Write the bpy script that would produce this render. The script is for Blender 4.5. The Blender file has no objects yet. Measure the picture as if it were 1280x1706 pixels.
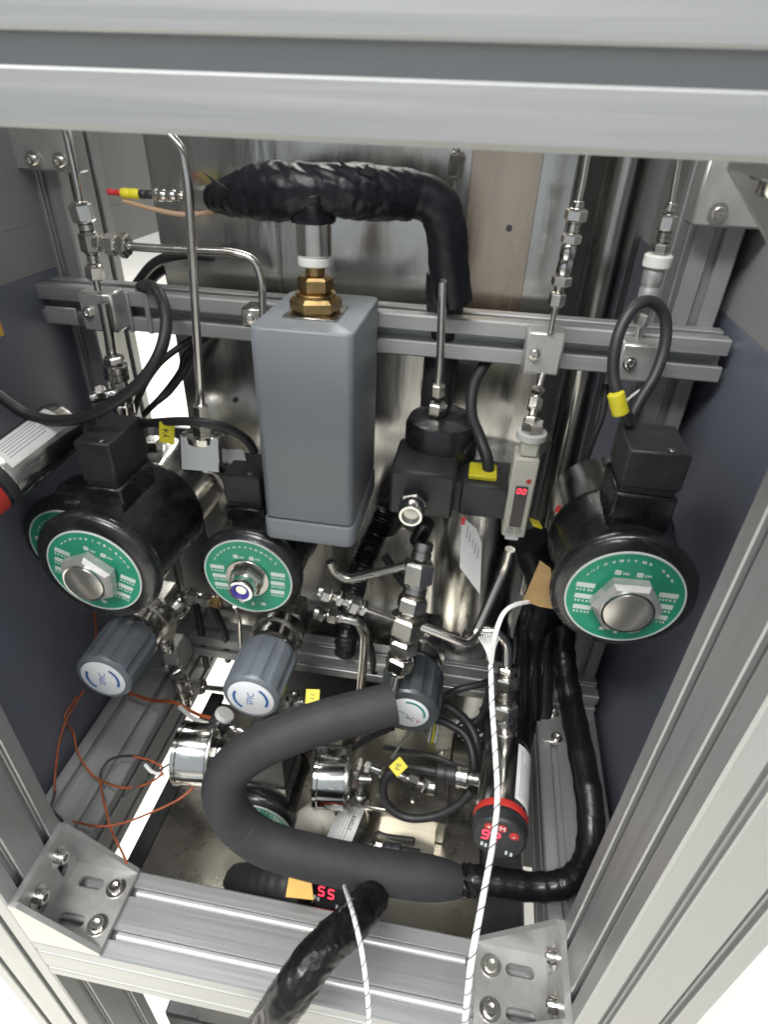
import bpy, bmesh, math, random
import numpy as np
from mathutils import Vector, noise
random.seed(7)
SC = bpy.context.scene
C = SC.collection

# ------------------------------------------------------------------ camera
# All lengths below are in millimetres, origin at the camera: X right, Y into the
# cabinet, Z up.  build() turns them into metres with the floor at z = 0.
CAMZ = 1.30
PP = (640.0, 853.0); FPX = 1002.0
RM = np.array([[0.98588854, 0.11883682, -0.11790506],
               [0.16404440, -0.54544764, 0.82193449],
               [0.03336505, -0.82967746, -0.55724509]])
cam = bpy.data.cameras.new('camera'); camo = bpy.data.objects.new('camera', cam); C.objects.link(camo)
cam.sensor_fit = 'HORIZONTAL'; cam.sensor_width = 36.0; cam.lens = 36.0 * FPX / 1280.0
cam.clip_start = 0.01; cam.clip_end = 60.0
cam.dof.use_dof = True; cam.dof.focus_distance = 0.62; cam.dof.aperture_fstop = 22.0
from mathutils import Matrix
camo.matrix_world = Matrix(((RM[0, 0], -RM[0, 1], -RM[0, 2], 0), (RM[1, 0], -RM[1, 1], -RM[1, 2], 0),
                            (RM[2, 0], -RM[2, 1], -RM[2, 2], CAMZ), (0, 0, 0, 1)))
SC.camera = camo
SC.cycles.filter_width = 1.8

# ------------------------------------------------------------------ light
w = bpy.data.worlds.new('World'); SC.world = w; w.use_nodes = True
bgn = w.node_tree.nodes['Background']; bgn.inputs[0].default_value = (0.86, 0.93, 1.0, 1); bgn.inputs[1].default_value = 0.46

def ceiling_lamp(loc, tgt, sx, sy, power, col=(1, 0.98, 0.95)):
    l = bpy.data.lights.new('ceiling_lamp', 'AREA'); l.shape = 'RECTANGLE'; l.size = sx; l.size_y = sy; l.energy = power; l.color = col
    o = bpy.data.objects.new('ceiling_lamp', l); C.objects.link(o); o.location = loc
    o.rotation_euler = (Vector(tgt) - Vector(loc)).to_track_quat('-Z', 'Y').to_euler()
    return o
ceiling_lamp((-0.55, -0.75, 2.75), (-0.1, 0.35, 0.6), 1.4, 0.35, 52)
ceiling_lamp((0.9, -0.9, 2.75), (0.1, 0.3, 0.7), 1.2, 0.30, 5)
ceiling_lamp((-0.15, 0.22, 2.75), (-0.15, 0.30, 0), 1.2, 0.25, 18)
ceiling_lamp((-1.2, 2.6, 2.75), (-1.2, 2.6, 0), 2.4, 1.6, 190)
ceiling_lamp((-1.4, 0.5, 2.75), (-1.4, 0.5, 0), 0.6, 2.0, 40)
ceiling_lamp((1.6, 0.6, 2.75), (1.6, 0.6, 0), 0.6, 2.0, 34)
SC.view_settings.view_transform = 'Standard'; SC.view_settings.look = 'None'
SC.view_settings.gamma = 1.0; SC.view_settings.exposure = 0.28

# ------------------------------------------------------------------ helpers
def V(*a): return Vector(a)
def P(x, y, Y):
    r = RM @ np.array([x - PP[0], y - PP[1], FPX]); r = r * (Y / r[1]); return Vector(r)
def PX(x, y, X):
    r = RM @ np.array([x - PP[0], y - PP[1], FPX]); r = r * (X / r[0]); return Vector(r)
def PZ(x, y, Z):
    r = RM @ np.array([x - PP[0], y - PP[1], FPX]); r = r * (Z / r[2]); return Vector(r)
FWD = Vector(RM[:, 2])
def rp(p, px): return px * p.dot(FWD) / FPX          # a size in pixels at point p, in mm

def basis(ax, up=None):
    w = Vector(ax).normalized()
    if up is None: up = V(0, 0, 1) if abs(w.z) < 0.9 else V(0, 1, 0)
    v = (Vector(up) - w * Vector(up).dot(w)).normalized()
    return v.cross(w), v, w

class MB:
    def __init__(s): s.v = []; s.f = []
    def add(s, vs, fs):
        n = len(s.v); s.v += [Vector(x) for x in vs]; s.f += [tuple(i + n for i in f) for f in fs]; return s
    def box(s, c, d, ch=0.8, fr=None):
        c = Vector(c); h = [x / 2 for x in d]; ch = min(ch, min(h) * 0.45)
        U = fr or (V(1, 0, 0), V(0, 1, 0), V(0, 0, 1))
        idx = {}; vs = []
        for sx in (-1, 1):
            for sy in (-1, 1):
                for sz in (-1, 1):
                    for k in range(3):
                        q = [h[0] - ch, h[1] - ch, h[2] - ch]; q[k] = h[k]
                        idx[(sx, sy, sz, k)] = len(vs)
                        vs.append(c + U[0] * (sx * q[0]) + U[1] * (sy * q[1]) + U[2] * (sz * q[2]))
        fs = []
        I = lambda a, b, c_, k: idx[(a, b, c_, k)]
        for t in (-1, 1):
            fs.append((I(t, -1, -1, 0), I(t, 1, -1, 0), I(t, 1, 1, 0), I(t, -1, 1, 0)))
            fs.append((I(-1, t, -1, 1), I(1, t, -1, 1), I(1, t, 1, 1), I(-1, t, 1, 1)))
            fs.append((I(-1, -1, t, 2), I(1, -1, t, 2), I(1, 1, t, 2), I(-1, 1, t, 2)))
            for u in (-1, 1):
                fs.append((I(t, u, -1, 0), I(t, u, 1, 0), I(t, u, 1, 1), I(t, u, -1, 1)))
                fs.append((I(t, -1, u, 0), I(t, 1, u, 0), I(t, 1, u, 2), I(t, -1, u, 2)))
                fs.append((I(-1, t, u, 1), I(1, t, u, 1), I(1, t, u, 2), I(-1, t, u, 2)))
                for k in (-1, 1): fs.append((I(t, u, k, 0), I(t, u, k, 1), I(t, u, k, 2)))
        return s.add(vs, fs)
    def lathe(s, prof, o, ax, seg=32, rf=None, up=None):
        u, v, w = basis(ax, up); o = Vector(o); vs = []; rings = []
        for r, h in prof:
            if r <= 1e-6: rings.append([len(vs)]); vs.append(o + w * h)
            else:
                R = []
                for i in range(seg):
                    a = 2 * math.pi * i / seg; rr = r * (rf(a, h) if rf else 1)
                    R.append(len(vs)); vs.append(o + w * h + u * (rr * math.cos(a)) + v * (rr * math.sin(a)))
                rings.append(R)
        fs = []
        for A, B in zip(rings, rings[1:]):
            for i in range(seg):
                j = (i + 1) % seg
                if len(A) == 1 and len(B) == 1: continue
                if len(A) == 1: fs.append((A[0], B[j], B[i]))
                elif len(B) == 1: fs.append((A[i], A[j], B[0]))
                else: fs.append((A[i], A[j], B[j], B[i]))
        if len(rings[0]) > 1: fs.append(tuple(rings[0]))
        if len(rings[-1]) > 1: fs.append(tuple(rings[-1]))
        return s.add(vs, fs)
    def cyl(s, a, b, r, seg=24, ch=None, r2=None):
        a = Vector(a); b = Vector(b); L = (b - a).length; r2 = r if r2 is None else r2
        ch = min(r, r2, L) * 0.12 if ch is None else ch
        return s.lathe([(r - ch, 0), (r, ch), (r2, L - ch), (r2 - ch, L)], a, b - a, seg)
    def hexn(s, a, b, r, up=None, n=6):
        """hexagon nut between a and b, r = across-corners radius, chamfered ends"""
        a = Vector(a); b = Vector(b); L = (b - a).length; ch = min(0.14 * r, L * 0.25)
        u, v, w = basis(b - a, up); vs = []
        for h, k in ((0, .86), (ch, 1), (L - ch, 1), (L, .86)):
            for i in range(n):
                t = 2 * math.pi * i / n + .3
                vs.append(a + w * h + (u * math.cos(t) + v * math.sin(t)) * (r * k))
        fs = [tuple(range(n)), tuple(range(3 * n, 4 * n))]
        for q in range(3):
            for i in range(n): j = (i + 1) % n; fs.append((q * n + i, q * n + j, q * n + n + j, q * n + n + i))
        return s.add(vs, fs)
    def tube(s, pts, r, seg=12, rf=None, cap=True):
        pts = [Vector(p) for p in pts]; n = len(pts); vs = []; fs = []
        t = (pts[1] - pts[0]).normalized(); u = basis(t)[0]
        for i, p in enumerate(pts):
            t = (pts[min(i + 1, n - 1)] - pts[max(i - 1, 0)]).normalized()
            u = (u - t * u.dot(t)).normalized(); v = t.cross(u)
            for k in range(seg):
                a = 2 * math.pi * k / seg; rr = r * (rf(i / (n - 1), a, p) if rf else 1)
                vs.append(p + u * (rr * math.cos(a)) + v * (rr * math.sin(a)))
        for i in range(n - 1):
            for k in range(seg):
                j = (k + 1) % seg; fs.append((i * seg + k, i * seg + j, i * seg + seg + j, i * seg + seg + k))
        if cap: fs += [tuple(range(seg)), tuple(range((n - 1) * seg, n * seg))]
        return s.add(vs, fs)
    def prism(s, poly, o, ax, up, h0, h1, scale2=1.0):
        u, v, w = basis(ax, up); o = Vector(o); n = len(poly)
        vs = [o + u * x + v * y + w * h0 for x, y in poly] + [o + u * x * scale2 + v * y * scale2 + w * h1 for x, y in poly]
        fs = [tuple(range(n)), tuple(range(n, 2 * n))] + [(i, (i + 1) % n, n + (i + 1) % n, n + i) for i in range(n)]
        return s.add(vs, fs)
    def cylpatch(s, o, ax, r, a0, a1, h0, h1, up=None, n=12, th=0.25):
        u, v, w = basis(ax, up); o = Vector(o); vs = []; fs = []
        for i in range(n + 1):
            a = a0 + (a1 - a0) * i / n; d = u * math.cos(a) + v * math.sin(a)
            for h in (h0, h1):
                vs.append(o + d * (r + th) + w * h); vs.append(o + d * (r - 0.4) + w * h)
        for i in range(n):
            b = 4 * i; fs += [(b, b + 4, b + 6, b + 2), (b + 1, b + 3, b + 7, b + 5), (b, b + 1, b + 5, b + 4), (b + 2, b + 6, b + 7, b + 3)]
        fs += [(0, 2, 3, 1), (4 * n, 4 * n + 1, 4 * n + 3, 4 * n + 2)]
        return s.add(vs, fs)
    def build(s, name, mat, parent=None, sharp=38, **tags):
        me = bpy.data.meshes.new(name); off = Vector(parent['_o']) if parent is not None else V(0, 0, 0)
        me.from_pydata([((p - off) / 1000)[:] if parent is not None else (p.x / 1000, p.y / 1000, p.z / 1000 + CAMZ) for p in s.v], [], s.f)
        bm = bmesh.new(); bm.from_mesh(me); bmesh.ops.recalc_face_normals(bm, faces=bm.faces); bm.to_mesh(me); bm.free()
        me.polygons.foreach_set('use_smooth', [True] * len(me.polygons)); me.set_sharp_from_angle(angle=math.radians(sharp))
        me.materials.append(mat)
        o = bpy.data.objects.new(name, me); C.objects.link(o)
        if parent is not None:
            o.parent = parent; o['_o'] = parent['_o']
        else: o['_o'] = (0.0, 0.0, -1300.0)
        for k, val in tags.items(): o[k] = val
        return o

def thing(name, label, cat, o, group=None):
    e = bpy.data.objects.new(name, None); C.objects.link(e); o = Vector(o)
    e.location = (o.x / 1000, o.y / 1000, o.z / 1000 + CAMZ); e.empty_display_size = 0.01
    e['label'] = label; e['category'] = cat; e['_o'] = tuple(o)
    if group: e['group'] = group
    return e
def tagd(label, cat, group=None, kind=None):
    d = dict(label=label, category=cat)
    if group: d['group'] = group
    if kind: d['kind'] = kind
    return d

def spl(pts, n=10):
    """smooth curve through points (Catmull-Rom)"""
    pts = [Vector(p) for p in pts]; q = [pts[0] * 2 - pts[1]] + pts + [pts[-1] * 2 - pts[-2]]; out = []
    for i in range(1, len(q) - 2):
        for k in range(n):
            t = k / n; a, b, c, d = q[i - 1], q[i], q[i + 1], q[i + 2]
            out.append(0.5 * (2 * b + (c - a) * t + (2 * a - 5 * b + 4 * c - d) * t * t + (3 * b - a - 3 * c + d) * t ** 3))
    out.append(pts[-1]); return out
def bent(pts, rad=14, n=6):
    """straight runs with rounded bends"""
    pts = [Vector(p) for p in pts]; out = [pts[0]]
    for a, b, c in zip(pts, pts[1:], pts[2:]):
        d = min(rad, (b - a).length * .45, (c - b).length * .45); s = b + (a - b).normalized() * d; e = b + (c - b).normalized() * d
        for k in range(n + 1):
            t = k / n; out.append(s * (1 - t) ** 2 + b * 2 * t * (1 - t) + e * t * t)
    out.append(pts[-1]); return out
def pp(L): return [P(*a) for a in L]

def glyphs(body, size, o, ax, up, extr=0.12):
    cu = bpy.data.curves.new('t', 'FONT'); cu.body = body; cu.size = size; cu.align_x = 'CENTER'; cu.align_y = 'CENTER'; cu.extrude = extr; cu.resolution_u = 2
    ob = bpy.data.objects.new('t', cu); C.objects.link(ob); dg = bpy.context.evaluated_depsgraph_get()
    me = bpy.data.meshes.new_from_object(ob.evaluated_get(dg)); u, v, w = basis(ax, up); m = MB()
    m.add([Vector(o) + u * p.co.x + v * p.co.y + w * p.co.z for p in me.vertices], [tuple(f.vertices) for f in me.polygons])
    bpy.data.objects.remove(ob); bpy.data.curves.remove(cu); bpy.data.meshes.remove(me); return m
SEG = {'0': 'abcdef', '2': 'abged', '5': 'afgcd', '9': 'abcdfg', '8': 'abcdefg'}
def seg7(txt, hgt, o, ax, up, slant=.12):
    u, v, w = basis(ax, up); m = MB(); H = hgt; W = hgt * .55; t = hgt * .13
    pos = {'a': (0, H / 2, 1), 'g': (0, 0, 1), 'd': (0, -H / 2, 1), 'f': (-W / 2, H / 4, 0), 'b': (W / 2, H / 4, 0), 'e': (-W / 2, -H / 4, 0), 'c': (W / 2, -H / 4, 0)}
    for i, ch in enumerate(txt):
        cx = (i - (len(txt) - 1) / 2) * W * 1.75
        for sgm in SEG[ch]:
            x, y, hz = pos[sgm]; c = Vector(o) + u * (cx + x + y * slant) + v * y
            m.box(c, (W * .8, t, .3) if hz else (t, H * .42, .3), .05, (u, v, w))
    return m

# ------------------------------------------------------------------ materials
def mat(name, col, rough=.5, metal=0, nscale=0, namp=0.0, bump=0.0, bscale=None, coat=0, emit=0, ramp=None, stretch=None, aniso=0, spec=None, rvar=0):
    m = bpy.data.materials.new(name); m.use_nodes = True; nt = m.node_tree; b = nt.nodes['Principled BSDF']
    b.inputs['Base Color'].default_value = (*col, 1); b.inputs['Roughness'].default_value = rough; b.inputs['Metallic'].default_value = metal
    if coat: b.inputs['Coat Weight'].default_value = coat; b.inputs['Coat Roughness'].default_value = .12
    if spec is not None: b.inputs['Specular IOR Level'].default_value = spec
    if emit: b.inputs['Emission Color'].default_value = (*col, 1); b.inputs['Emission Strength'].default_value = emit
    if nscale or bump:
        tc = nt.nodes.new('ShaderNodeTexCoord'); mp = nt.nodes.new('ShaderNodeMapping'); nt.links.new(tc.outputs['Object'], mp.inputs['Vector'])
        if stretch: mp.inputs['Scale'].default_value = stretch
    if nscale:
        n = nt.nodes.new('ShaderNodeTexNoise'); n.inputs['Scale'].default_value = nscale; n.inputs['Detail'].default_value = 6; n.inputs['Roughness'].default_value = .65
        nt.links.new(mp.outputs[0], n.inputs['Vector'])
        r = nt.nodes.new('ShaderNodeValToRGB'); nt.links.new(n.outputs[0], r.inputs[0])
        lo = ramp[0] if ramp else tuple(c * (1 - namp) for c in col); hi = ramp[1] if ramp else tuple(min(1, c * (1 + namp)) for c in col)
        r.color_ramp.elements[0].color = (*lo, 1); r.color_ramp.elements[1].color = (*hi, 1)
        r.color_ramp.elements[0].position = .35; r.color_ramp.elements[1].position = .65
        nt.links.new(r.outputs[0], b.inputs['Base Color'])
        if rvar:
            mr = nt.nodes.new('ShaderNodeMapRange'); mr.inputs[1].default_value = .3; mr.inputs[2].default_value = .7
            mr.inputs[3].default_value = max(.03, rough - rvar); mr.inputs[4].default_value = rough + rvar
            nt.links.new(n.outputs[0], mr.inputs[0]); nt.links.new(mr.outputs[0], b.inputs['Roughness'])
    if bump:
        n2 = nt.nodes.new('ShaderNodeTexNoise'); n2.inputs['Scale'].default_value = bscale or 300; n2.inputs['Detail'].default_value = 4
        nt.links.new(mp.outputs[0], n2.inputs['Vector'])
        bp = nt.nodes.new('ShaderNodeBump'); bp.inputs['Strength'].default_value = bump; bp.inputs['Distance'].default_value = .002
        nt.links.new(n2.outputs[0], bp.inputs['Height']); nt.links.new(bp.outputs[0], b.inputs['Normal'])
    return m
M = dict(
    alu=mat('anodised_aluminium', (.385, .395, .395), .42, .6, 9, .035, .02, 700, rvar=.04),
    alu_x=mat('drawn_aluminium_x', (.385, .395, .395), .42, .6, 160, .05, .05, 420, stretch=(.02, 1, 1), rvar=.09),
    alu_y=mat('drawn_aluminium_y', (.385, .395, .395), .42, .6, 160, .05, .05, 420, stretch=(1, .02, 1), rvar=.06),
    alu_z=mat('drawn_aluminium_z', (.385, .395, .395), .42, .6, 160, .05, .05, 420, stretch=(1, 1, .02), rvar=.06),
    bracket=mat('cast_aluminium', (.46, .46, .45), .36, .6, 40, .08, .05, 240, rvar=.07),
    cover=mat('slot_cover', (.62, .63, .63), .35, .4),
    steel=mat('bright_steel', (.70, .68, .64), .19, 1, 60, .06, 0, rvar=.05),
    turned=mat('turned_aluminium', (.55, .54, .51), .30, .9, 30, .04),
    chrome=mat('polished_chrome', (.70, .70, .68), .13, 1, 30, .04, rvar=.04),
    dull=mat('machined_steel', (.44, .43, .40), .27, 1, 60, .07, .02, 400, rvar=.05),
    tank=mat('brushed_tank_steel', (.58, .575, .55), .22, 1, 7, .10, .06, 9, stretch=(6, 6, .5), rvar=.1),
    sheet=mat('stainless_sheet', (.62, .61, .58), .20, 1, 5, .07, .5, 5.5, stretch=(4.5, 4.5, .7), rvar=.09),
    darksteel=mat('dark_steel', (.17, .17, .17), .38, .8, 6, .12, .05, 8, stretch=(5, 5, .5)),
    tray=mat('stained_steel', (.34, .31, .25), .27, 1, 5, .4, .03, 40, ramp=((.29, .27, .225), (.44, .42, .37)), rvar=.12),
    brass=mat('brass', (.42, .29, .13), .32, 1, 80, .2, rvar=.08),
    brown=mat('warm_reflection_steel', (.52, .44, .36), .26, 1, 5, .12, .4, 6, stretch=(4.5, 4.5, .7), rvar=.08),  # warm reflection on the stainless sheet, put into the base colour
    black=mat('black_plastic', (.026, .027, .030), .46, 0, 60, .25, .05, 600),
    gloss=mat('black_enamel', (.016, .016, .018), .28, 0, 45, .35, .03, 90, coat=.25, rvar=.08),
    rubber=mat('black_rubber', (.022, .022, .024), .48, 0, 80, .2),
    foam=mat('foam_insulation', (.026, .027, .030), .70, 0, 40, .12, .10, 900),
    tape=mat('black_vinyl_tape', (.008, .008, .009), .27, 0, 60, .3, .12, 150, spec=.35),
    clothtape=mat('wrapped_black_tape', (.006, .007, .010), .40, 0, 50, .3, .20, 190, spec=.32),
    green=mat('green_nameplate', (.022, .285, .17), .42, 0, 60, .1),
    pale=mat('pale_print', (.62, .68, .64), .5),
    white=mat('white_plastic', (.80, .82, .84), .4),
    paper=mat('paper', (.72, .73, .72), .7, 0, 40, .06),
    ink=mat('black_ink', (.03, .03, .035), .6),
    greyink=mat('grey_ink', (.30, .31, .33), .6),
    blue=mat('blue_ink', (.03, .12, .36), .5),
    teal=mat('teal_ink', (.03, .25, .22), .5),
    redink=mat('red_ink', (.5, .03, .03), .5),
    enc=mat('grey_enamel_box', (.205, .225, .25), .40, 0, 12, .05, .04, 600, rvar=.08),
    knob=mat('grey_knob_plastic', (.13, .15, .17), .34, 0, 40, .1, .02, 500),
    knob2=mat('dark_knob_plastic', (.045, .055, .062), .3, 0, 40, .1),
    panel=mat('blue_grey_panel', (.135, .145, .185), .36, 0, 4, .08, .02, 300, rvar=.06),
    gpanel=mat('grey_panel', (.24, .25, .245), .5, 0, 6, .06),
    red=mat('red_ring', (.48, .035, .028), .45),
    led=mat('red_led', (1.0, .03, .06), .4, emit=3.5),
    lens=mat('dark_window', (.025, .018, .024), .2),
    yellow=mat('yellow_tag', (.70, .62, .03), .5, 0, 60, .08),
    amber=mat('amber_label', (.62, .36, .05), .5, 0, 30, .1),
    kraft=mat('kraft_paper', (.40, .26, .11), .6, 0, 30, .12),
    orange=mat('orange_wire', (.34, .085, .03), .5, 0, 50, .3),
    copper=mat('clear_wire', (.45, .30, .20), .4),
    braid=mat('white_braid', (.80, .81, .80), .55, 0, 200, .1),
    floor=mat('white_floor', (.84, .80, .71), .45, 0, 2, .03),
    grout=mat('grout', (.45, .43, .39), .8),
    nylon=mat('blue_nylon', (.04, .03, .30), .35),
    collar=mat('white_ptfe', (.55, .56, .54), .5),
    plate=mat('cream_housing', (.56, .55, .48), .5, 0, 60, .05),
    silv=mat('cream_fabric', (.50, .47, .42), .7, 0, 30, .1, .3, 60),
    button=mat('grey_button', (.33, .37, .35), .5),
)

# ------------------------------------------------------------------ setting
fl = MB().add([(-9000, -6000, -1304), (9000, -6000, -1304), (9000, 12000, -1304), (-9000, 12000, -1304)], [(0, 1, 2, 3)]).build('floor', M['grout'], kind='structure')
tile0 = None
for ix in range(-9, 6):
    for iy in range(-2, 15):
        if tile0 is None:
            tile0 = MB().box((0, 0, -1302), (596, 596, 4), 1.5).build('tile', M['floor'], fl); o = tile0
        else:
            o = tile0.copy(); C.objects.link(o); o.parent = fl
        o.location = ((ix * 600 + 120) / 1000, (iy * 600 + 90) / 1000, 0)

def panel(name, x0, x1, y0, y1, z0, z1, m, label):
    MB().box(((x0 + x1) / 2, (y0 + y1) / 2, (z0 + z1) / 2), (x1 - x0, y1 - y0, z1 - z0), .6).build(name, m, **tagd(label, 'panel'))
panel('side_panel', -455, -451, 282, 690, -800, -152.5, M['panel'], 'dark blue-grey side panel behind the left front post')
panel('side_panel', 231, 235, 282, 1058, -800, -152.5, M['panel'], 'dark blue-grey side panel behind the right front post')
panel('upper_side_panel', -455, -451, 282, 1000, -109, 420, M['gpanel'], 'plain grey upper panel over the left blue-grey panel')
panel('upper_side_panel', 231, 235, 282, 1000, -109, 420, M['gpanel'], 'plain grey upper panel over the right blue-grey panel')
panel('panel_strip', -455.5, -451, 282, 1000, -152.5, -109, M['gpanel'], 'narrow grey panel strip above the left blue-grey panel')
panel('panel_strip', 231, 235.5, 282, 1000, -152.5, -109, M['gpanel'], 'narrow grey panel strip above the right blue-grey panel')

# ------------------------------------------------------------------ aluminium frame
def outline(wd, dp, slot=8.2, deep=7.5):
    """outline of a slotted extrusion, centred, one slot each 40 mm"""
    pts = []
    def side(a, b, nrm, L):
        n = max(1, round(L / 40)); d = (b - a) / L; out = [a + d * 1.6]
        for i in range(n):
            c = a + d * (20 + 40 * i)
            for t, q in ((-slot / 2 - .9, 0), (-slot / 2, 1.0), (-slot / 2, 4.2), (-slot, 4.4), (-slot * .55, deep), (slot * .55, deep), (slot, 4.4), (slot / 2, 4.2), (slot / 2, 1.0), (slot / 2 + .9, 0)):
                out.append(c + d * t - nrm * q)
        out.append(b - d * 1.6); return out
    x, y = wd / 2, dp / 2
    for a, b, nr in (((-x, -y), (x, -y), (0, -1)), ((x, -y), (x, y), (1, 0)), ((x, y), (-x, y), (0, 1)), ((-x, y), (-x, -y), (-1, 0))):
        A, B = Vector(a), Vector(b); pts += side(A, B, Vector(nr), (B - A).length)
    return [(p.x, p.y) for p in pts]
FR = thing('aluminium_frame', 'silver slotted aluminium extrusion frame around the whole cabinet opening', 'frame', (-110, 240, -1300))
def bar(name, a, b, wd, dp, up, label=None, slot=8.2, deep=7.5):
    a, b = Vector(a), Vector(b); m = MB(); m.prism(outline(wd, dp, slot, deep), a, b - a, up, 0, (b - a).length)
    o = m.build(name, M['alu_x' if abs(b.x - a.x) > 1 else 'alu_y' if abs(b.y - a.y) > 1 else 'alu_z'], FR, sharp=25)
    if label: o['label'] = label
    return o
bar('post', (-404, 240, -1300), (-404, 240, 420), 80, 80, (0, 1, 0))
bar('post', (185, 240, -1300), (185, 240, 420), 80, 80, (0, 1, 0))
bar('post', (-443, 652, -690), (-443, 652, 420), 40, 80, (0, 1, 0))
bar('post', (199, 652, -654), (199, 652, 420), 40, 80, (0, 1, 0))
bar('cross_rail', (-364, 240, 31), (145, 240, 31), 80, 80, (0, 0, 1))
fr_ = bar('cross_rail', (-364, 240, -734), (145, 240, -734), 80, 80, (0, 0, 1))
bar('depth_rail', (-404, 280, -734), (-404, 692, -734), 80, 80, (0, 0, 1))
bar('depth_rail', (185, 280, -734), (185, 700, -734), 80, 80, (0, 0, 1))
bar('cross_rail', (-366, 602, -675), (222, 602, -675), 40, 40, (0, 0, 1))
mid = bar('cross_rail', (-455, 592, -181), (224, 592, -181), 40, 40, (0, 0, 1), None, 10.5, 15)
# round-backed covers pushed into the slots of the front bottom rail
for yy, x0, x1 in ((220, -284, 62), (260, -284, 62)):
    MB().cyl((x0, yy, -697.2), (x1, yy, -697.2), 3.9, 16).build('slot_cover', M['cover'], fr_)
for zz in (-714, -754):
    MB().cyl((-362, 203.2, zz), (143, 203.2, zz), 3.9, 16).build('slot_cover', M['cover'], fr_)
for i, x in enumerate((-352, -331)):
    MB().box((x, 571, -181), (5, 4, 40), .6).build('slot_clip', M['alu'], mid)

def slotpoly(w_, l_, n=8):
    r = w_ / 2; out = []
    for i in range(n + 1): a = -math.pi / 2 + math.pi * i / n; out.append((l_ / 2 - r + r * math.cos(a), r * math.sin(a)))
    for i in range(n + 1): a = math.pi / 2 + math.pi * i / n; out.append((-l_ / 2 + r + r * math.cos(a), r * math.sin(a)))
    return out
def bolt(parent, o, ax, r=6.5, h=6.5):
    u, v, w_ = basis(ax); o = Vector(o)
    m = MB(); m.lathe([(r * 1.55, 0), (r * 1.55, 1.2), (r * 1.0, 1.25), (r, h * .8), (r * .86, h), (r * .5, h), (r * .48, h * .45), (0, h * .45)], o, ax, 20)
    return m.build('bolt', M['steel'], parent)
def corner_bracket(label, org, dx, dz, y0, y1, L=74, H=74, t=6, bolts=True):
    """L bracket with two triangular gussets; org = inside corner at (x, z), dx/dz = directions of the legs"""
    x, z = org; m = MB(); yc = (y0 + y1) / 2; wy = y1 - y0
    def plate(horizontal):
        # plate with two slots and two bolt holes, as strips round the openings
        n = 24; Ls = L if horizontal else H
        cs = [y0 + wy * .25, y0 + wy * .75]
        for ci, cy in enumerate(cs):
            ya, yb = (y0, yc) if ci == 0 else (yc, y1)
            hole = slotpoly(11, 28); hx = Ls * .42
            ring = []
            for (px, py) in hole:
                d = Vector((px, py)).normalized(); ex, ey = Ls * .5, wy * .25
                k = min(1e9 if abs(d.x) < 1e-6 else ((Ls - hx if d.x > 0 else hx - 4) / abs(d.x)), 1e9 if abs(d.y) < 1e-6 else ey / abs(d.y))
                ring.append((hx + d.x * k, cy + d.y * k))
            for cx_, cy_ in ((4, ya), (4, yb), (Ls, ya), (Ls, yb)):
                i = min(range(len(ring)), key=lambda i: (ring[i][0] - cx_) ** 2 + (ring[i][1] - cy_) ** 2); ring[i] = (cx_, cy_)
            hp = [(hx + a, cy + b) for a, b in hole]; k = len(hp); vs = []
            for zz in (0, t):
                for (a, b) in hp + ring:
                    vs.append((x + dx * a, b, z + dz * zz) if horizontal else (x + dx * zz, b, z + dz * a))
            fs = []
            for i in range(k):
                j = (i + 1) % k
                fs += [(i, j, k + j, k + i), (2 * k + i, 2 * k + j, 3 * k + j, 3 * k + i), (i, j, 2 * k + j, 2 * k + i), (k + i, k + j, 3 * k + j, 3 * k + i)]
            m.add(vs, fs)
    plate(True); plate(False)
    for ya in (y0 - 5, y1):
        poly = [(0, 0), (L, 0), (L, t), (t * 1.4, H), (0, H)]
        vs = [(x + dx * a, ya, z + dz * b) for a, b in poly] + [(x + dx * a, ya + 5, z + dz * b) for a, b in poly]
        m.add(vs, [(0, 1, 2, 3, 4), (5, 6, 7, 8, 9)] + [(i, (i + 1) % 5, 5 + (i + 1) % 5, 5 + i) for i in range(5)])
    o = m.build('corner_bracket', M['bracket'], FR, sharp=30); o['label'] = label
    if bolts:
        for q in (.25, .75):
            bolt(o, (x + dx * L * .80, y0 + wy * q, z + dz * t), (0, 0, dz))
            bolt(o, (x + dx * t, y0 + wy * q, z + dz * H * (.62 if q < .5 else .7)), (dx, 0, 0), 7, 9)
    return o
corner_bracket('gusseted corner bracket on the left of the front rail', (-364, -694), 1, 1, 205, 275)
corner_bracket('gusseted corner bracket on the right of the front rail', (145, -694), -1, 1, 205, 275)
corner_bracket('corner bracket under the top rail at the right post', (145, -9), -1, -1, 208, 272, 60, 60)
# brackets between rear posts and the upper side, and on the depth rails
def blockb(c, d, m=M['bracket'], name='joint_plate', bolts=()):
    o = MB().box(c, d, 2.0).build(name, m, FR)
    for b_, ax in bolts: bolt(o, b_, ax, 5, 7)
    return o
blockb((-425, 602, -38), (74, 18, 46), bolts=(((-432, 592, -52), (0, -1, 0)), ((-404, 592, -52), (0, -1, 0))))
blockb((196, 596, -48), (64, 26, 50), bolts=(((182, 582, -62), (0, -1, 0)),))
blockb((-388, 560, -691), (44, 40, 6), bolts=(((-392, 552, -688), (0, 0, 1)),))
blockb((-366.5, 560, -670), (4, 40, 40))
blockb((168, 552, -691), (38, 56, 6), bolts=(((168, 532, -688), (0, 0, 1)), ((166, 572, -688), (0, 0, 1))))
blockb((-400, 296, -699), (60, 26, 14), M['bracket'])

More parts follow.
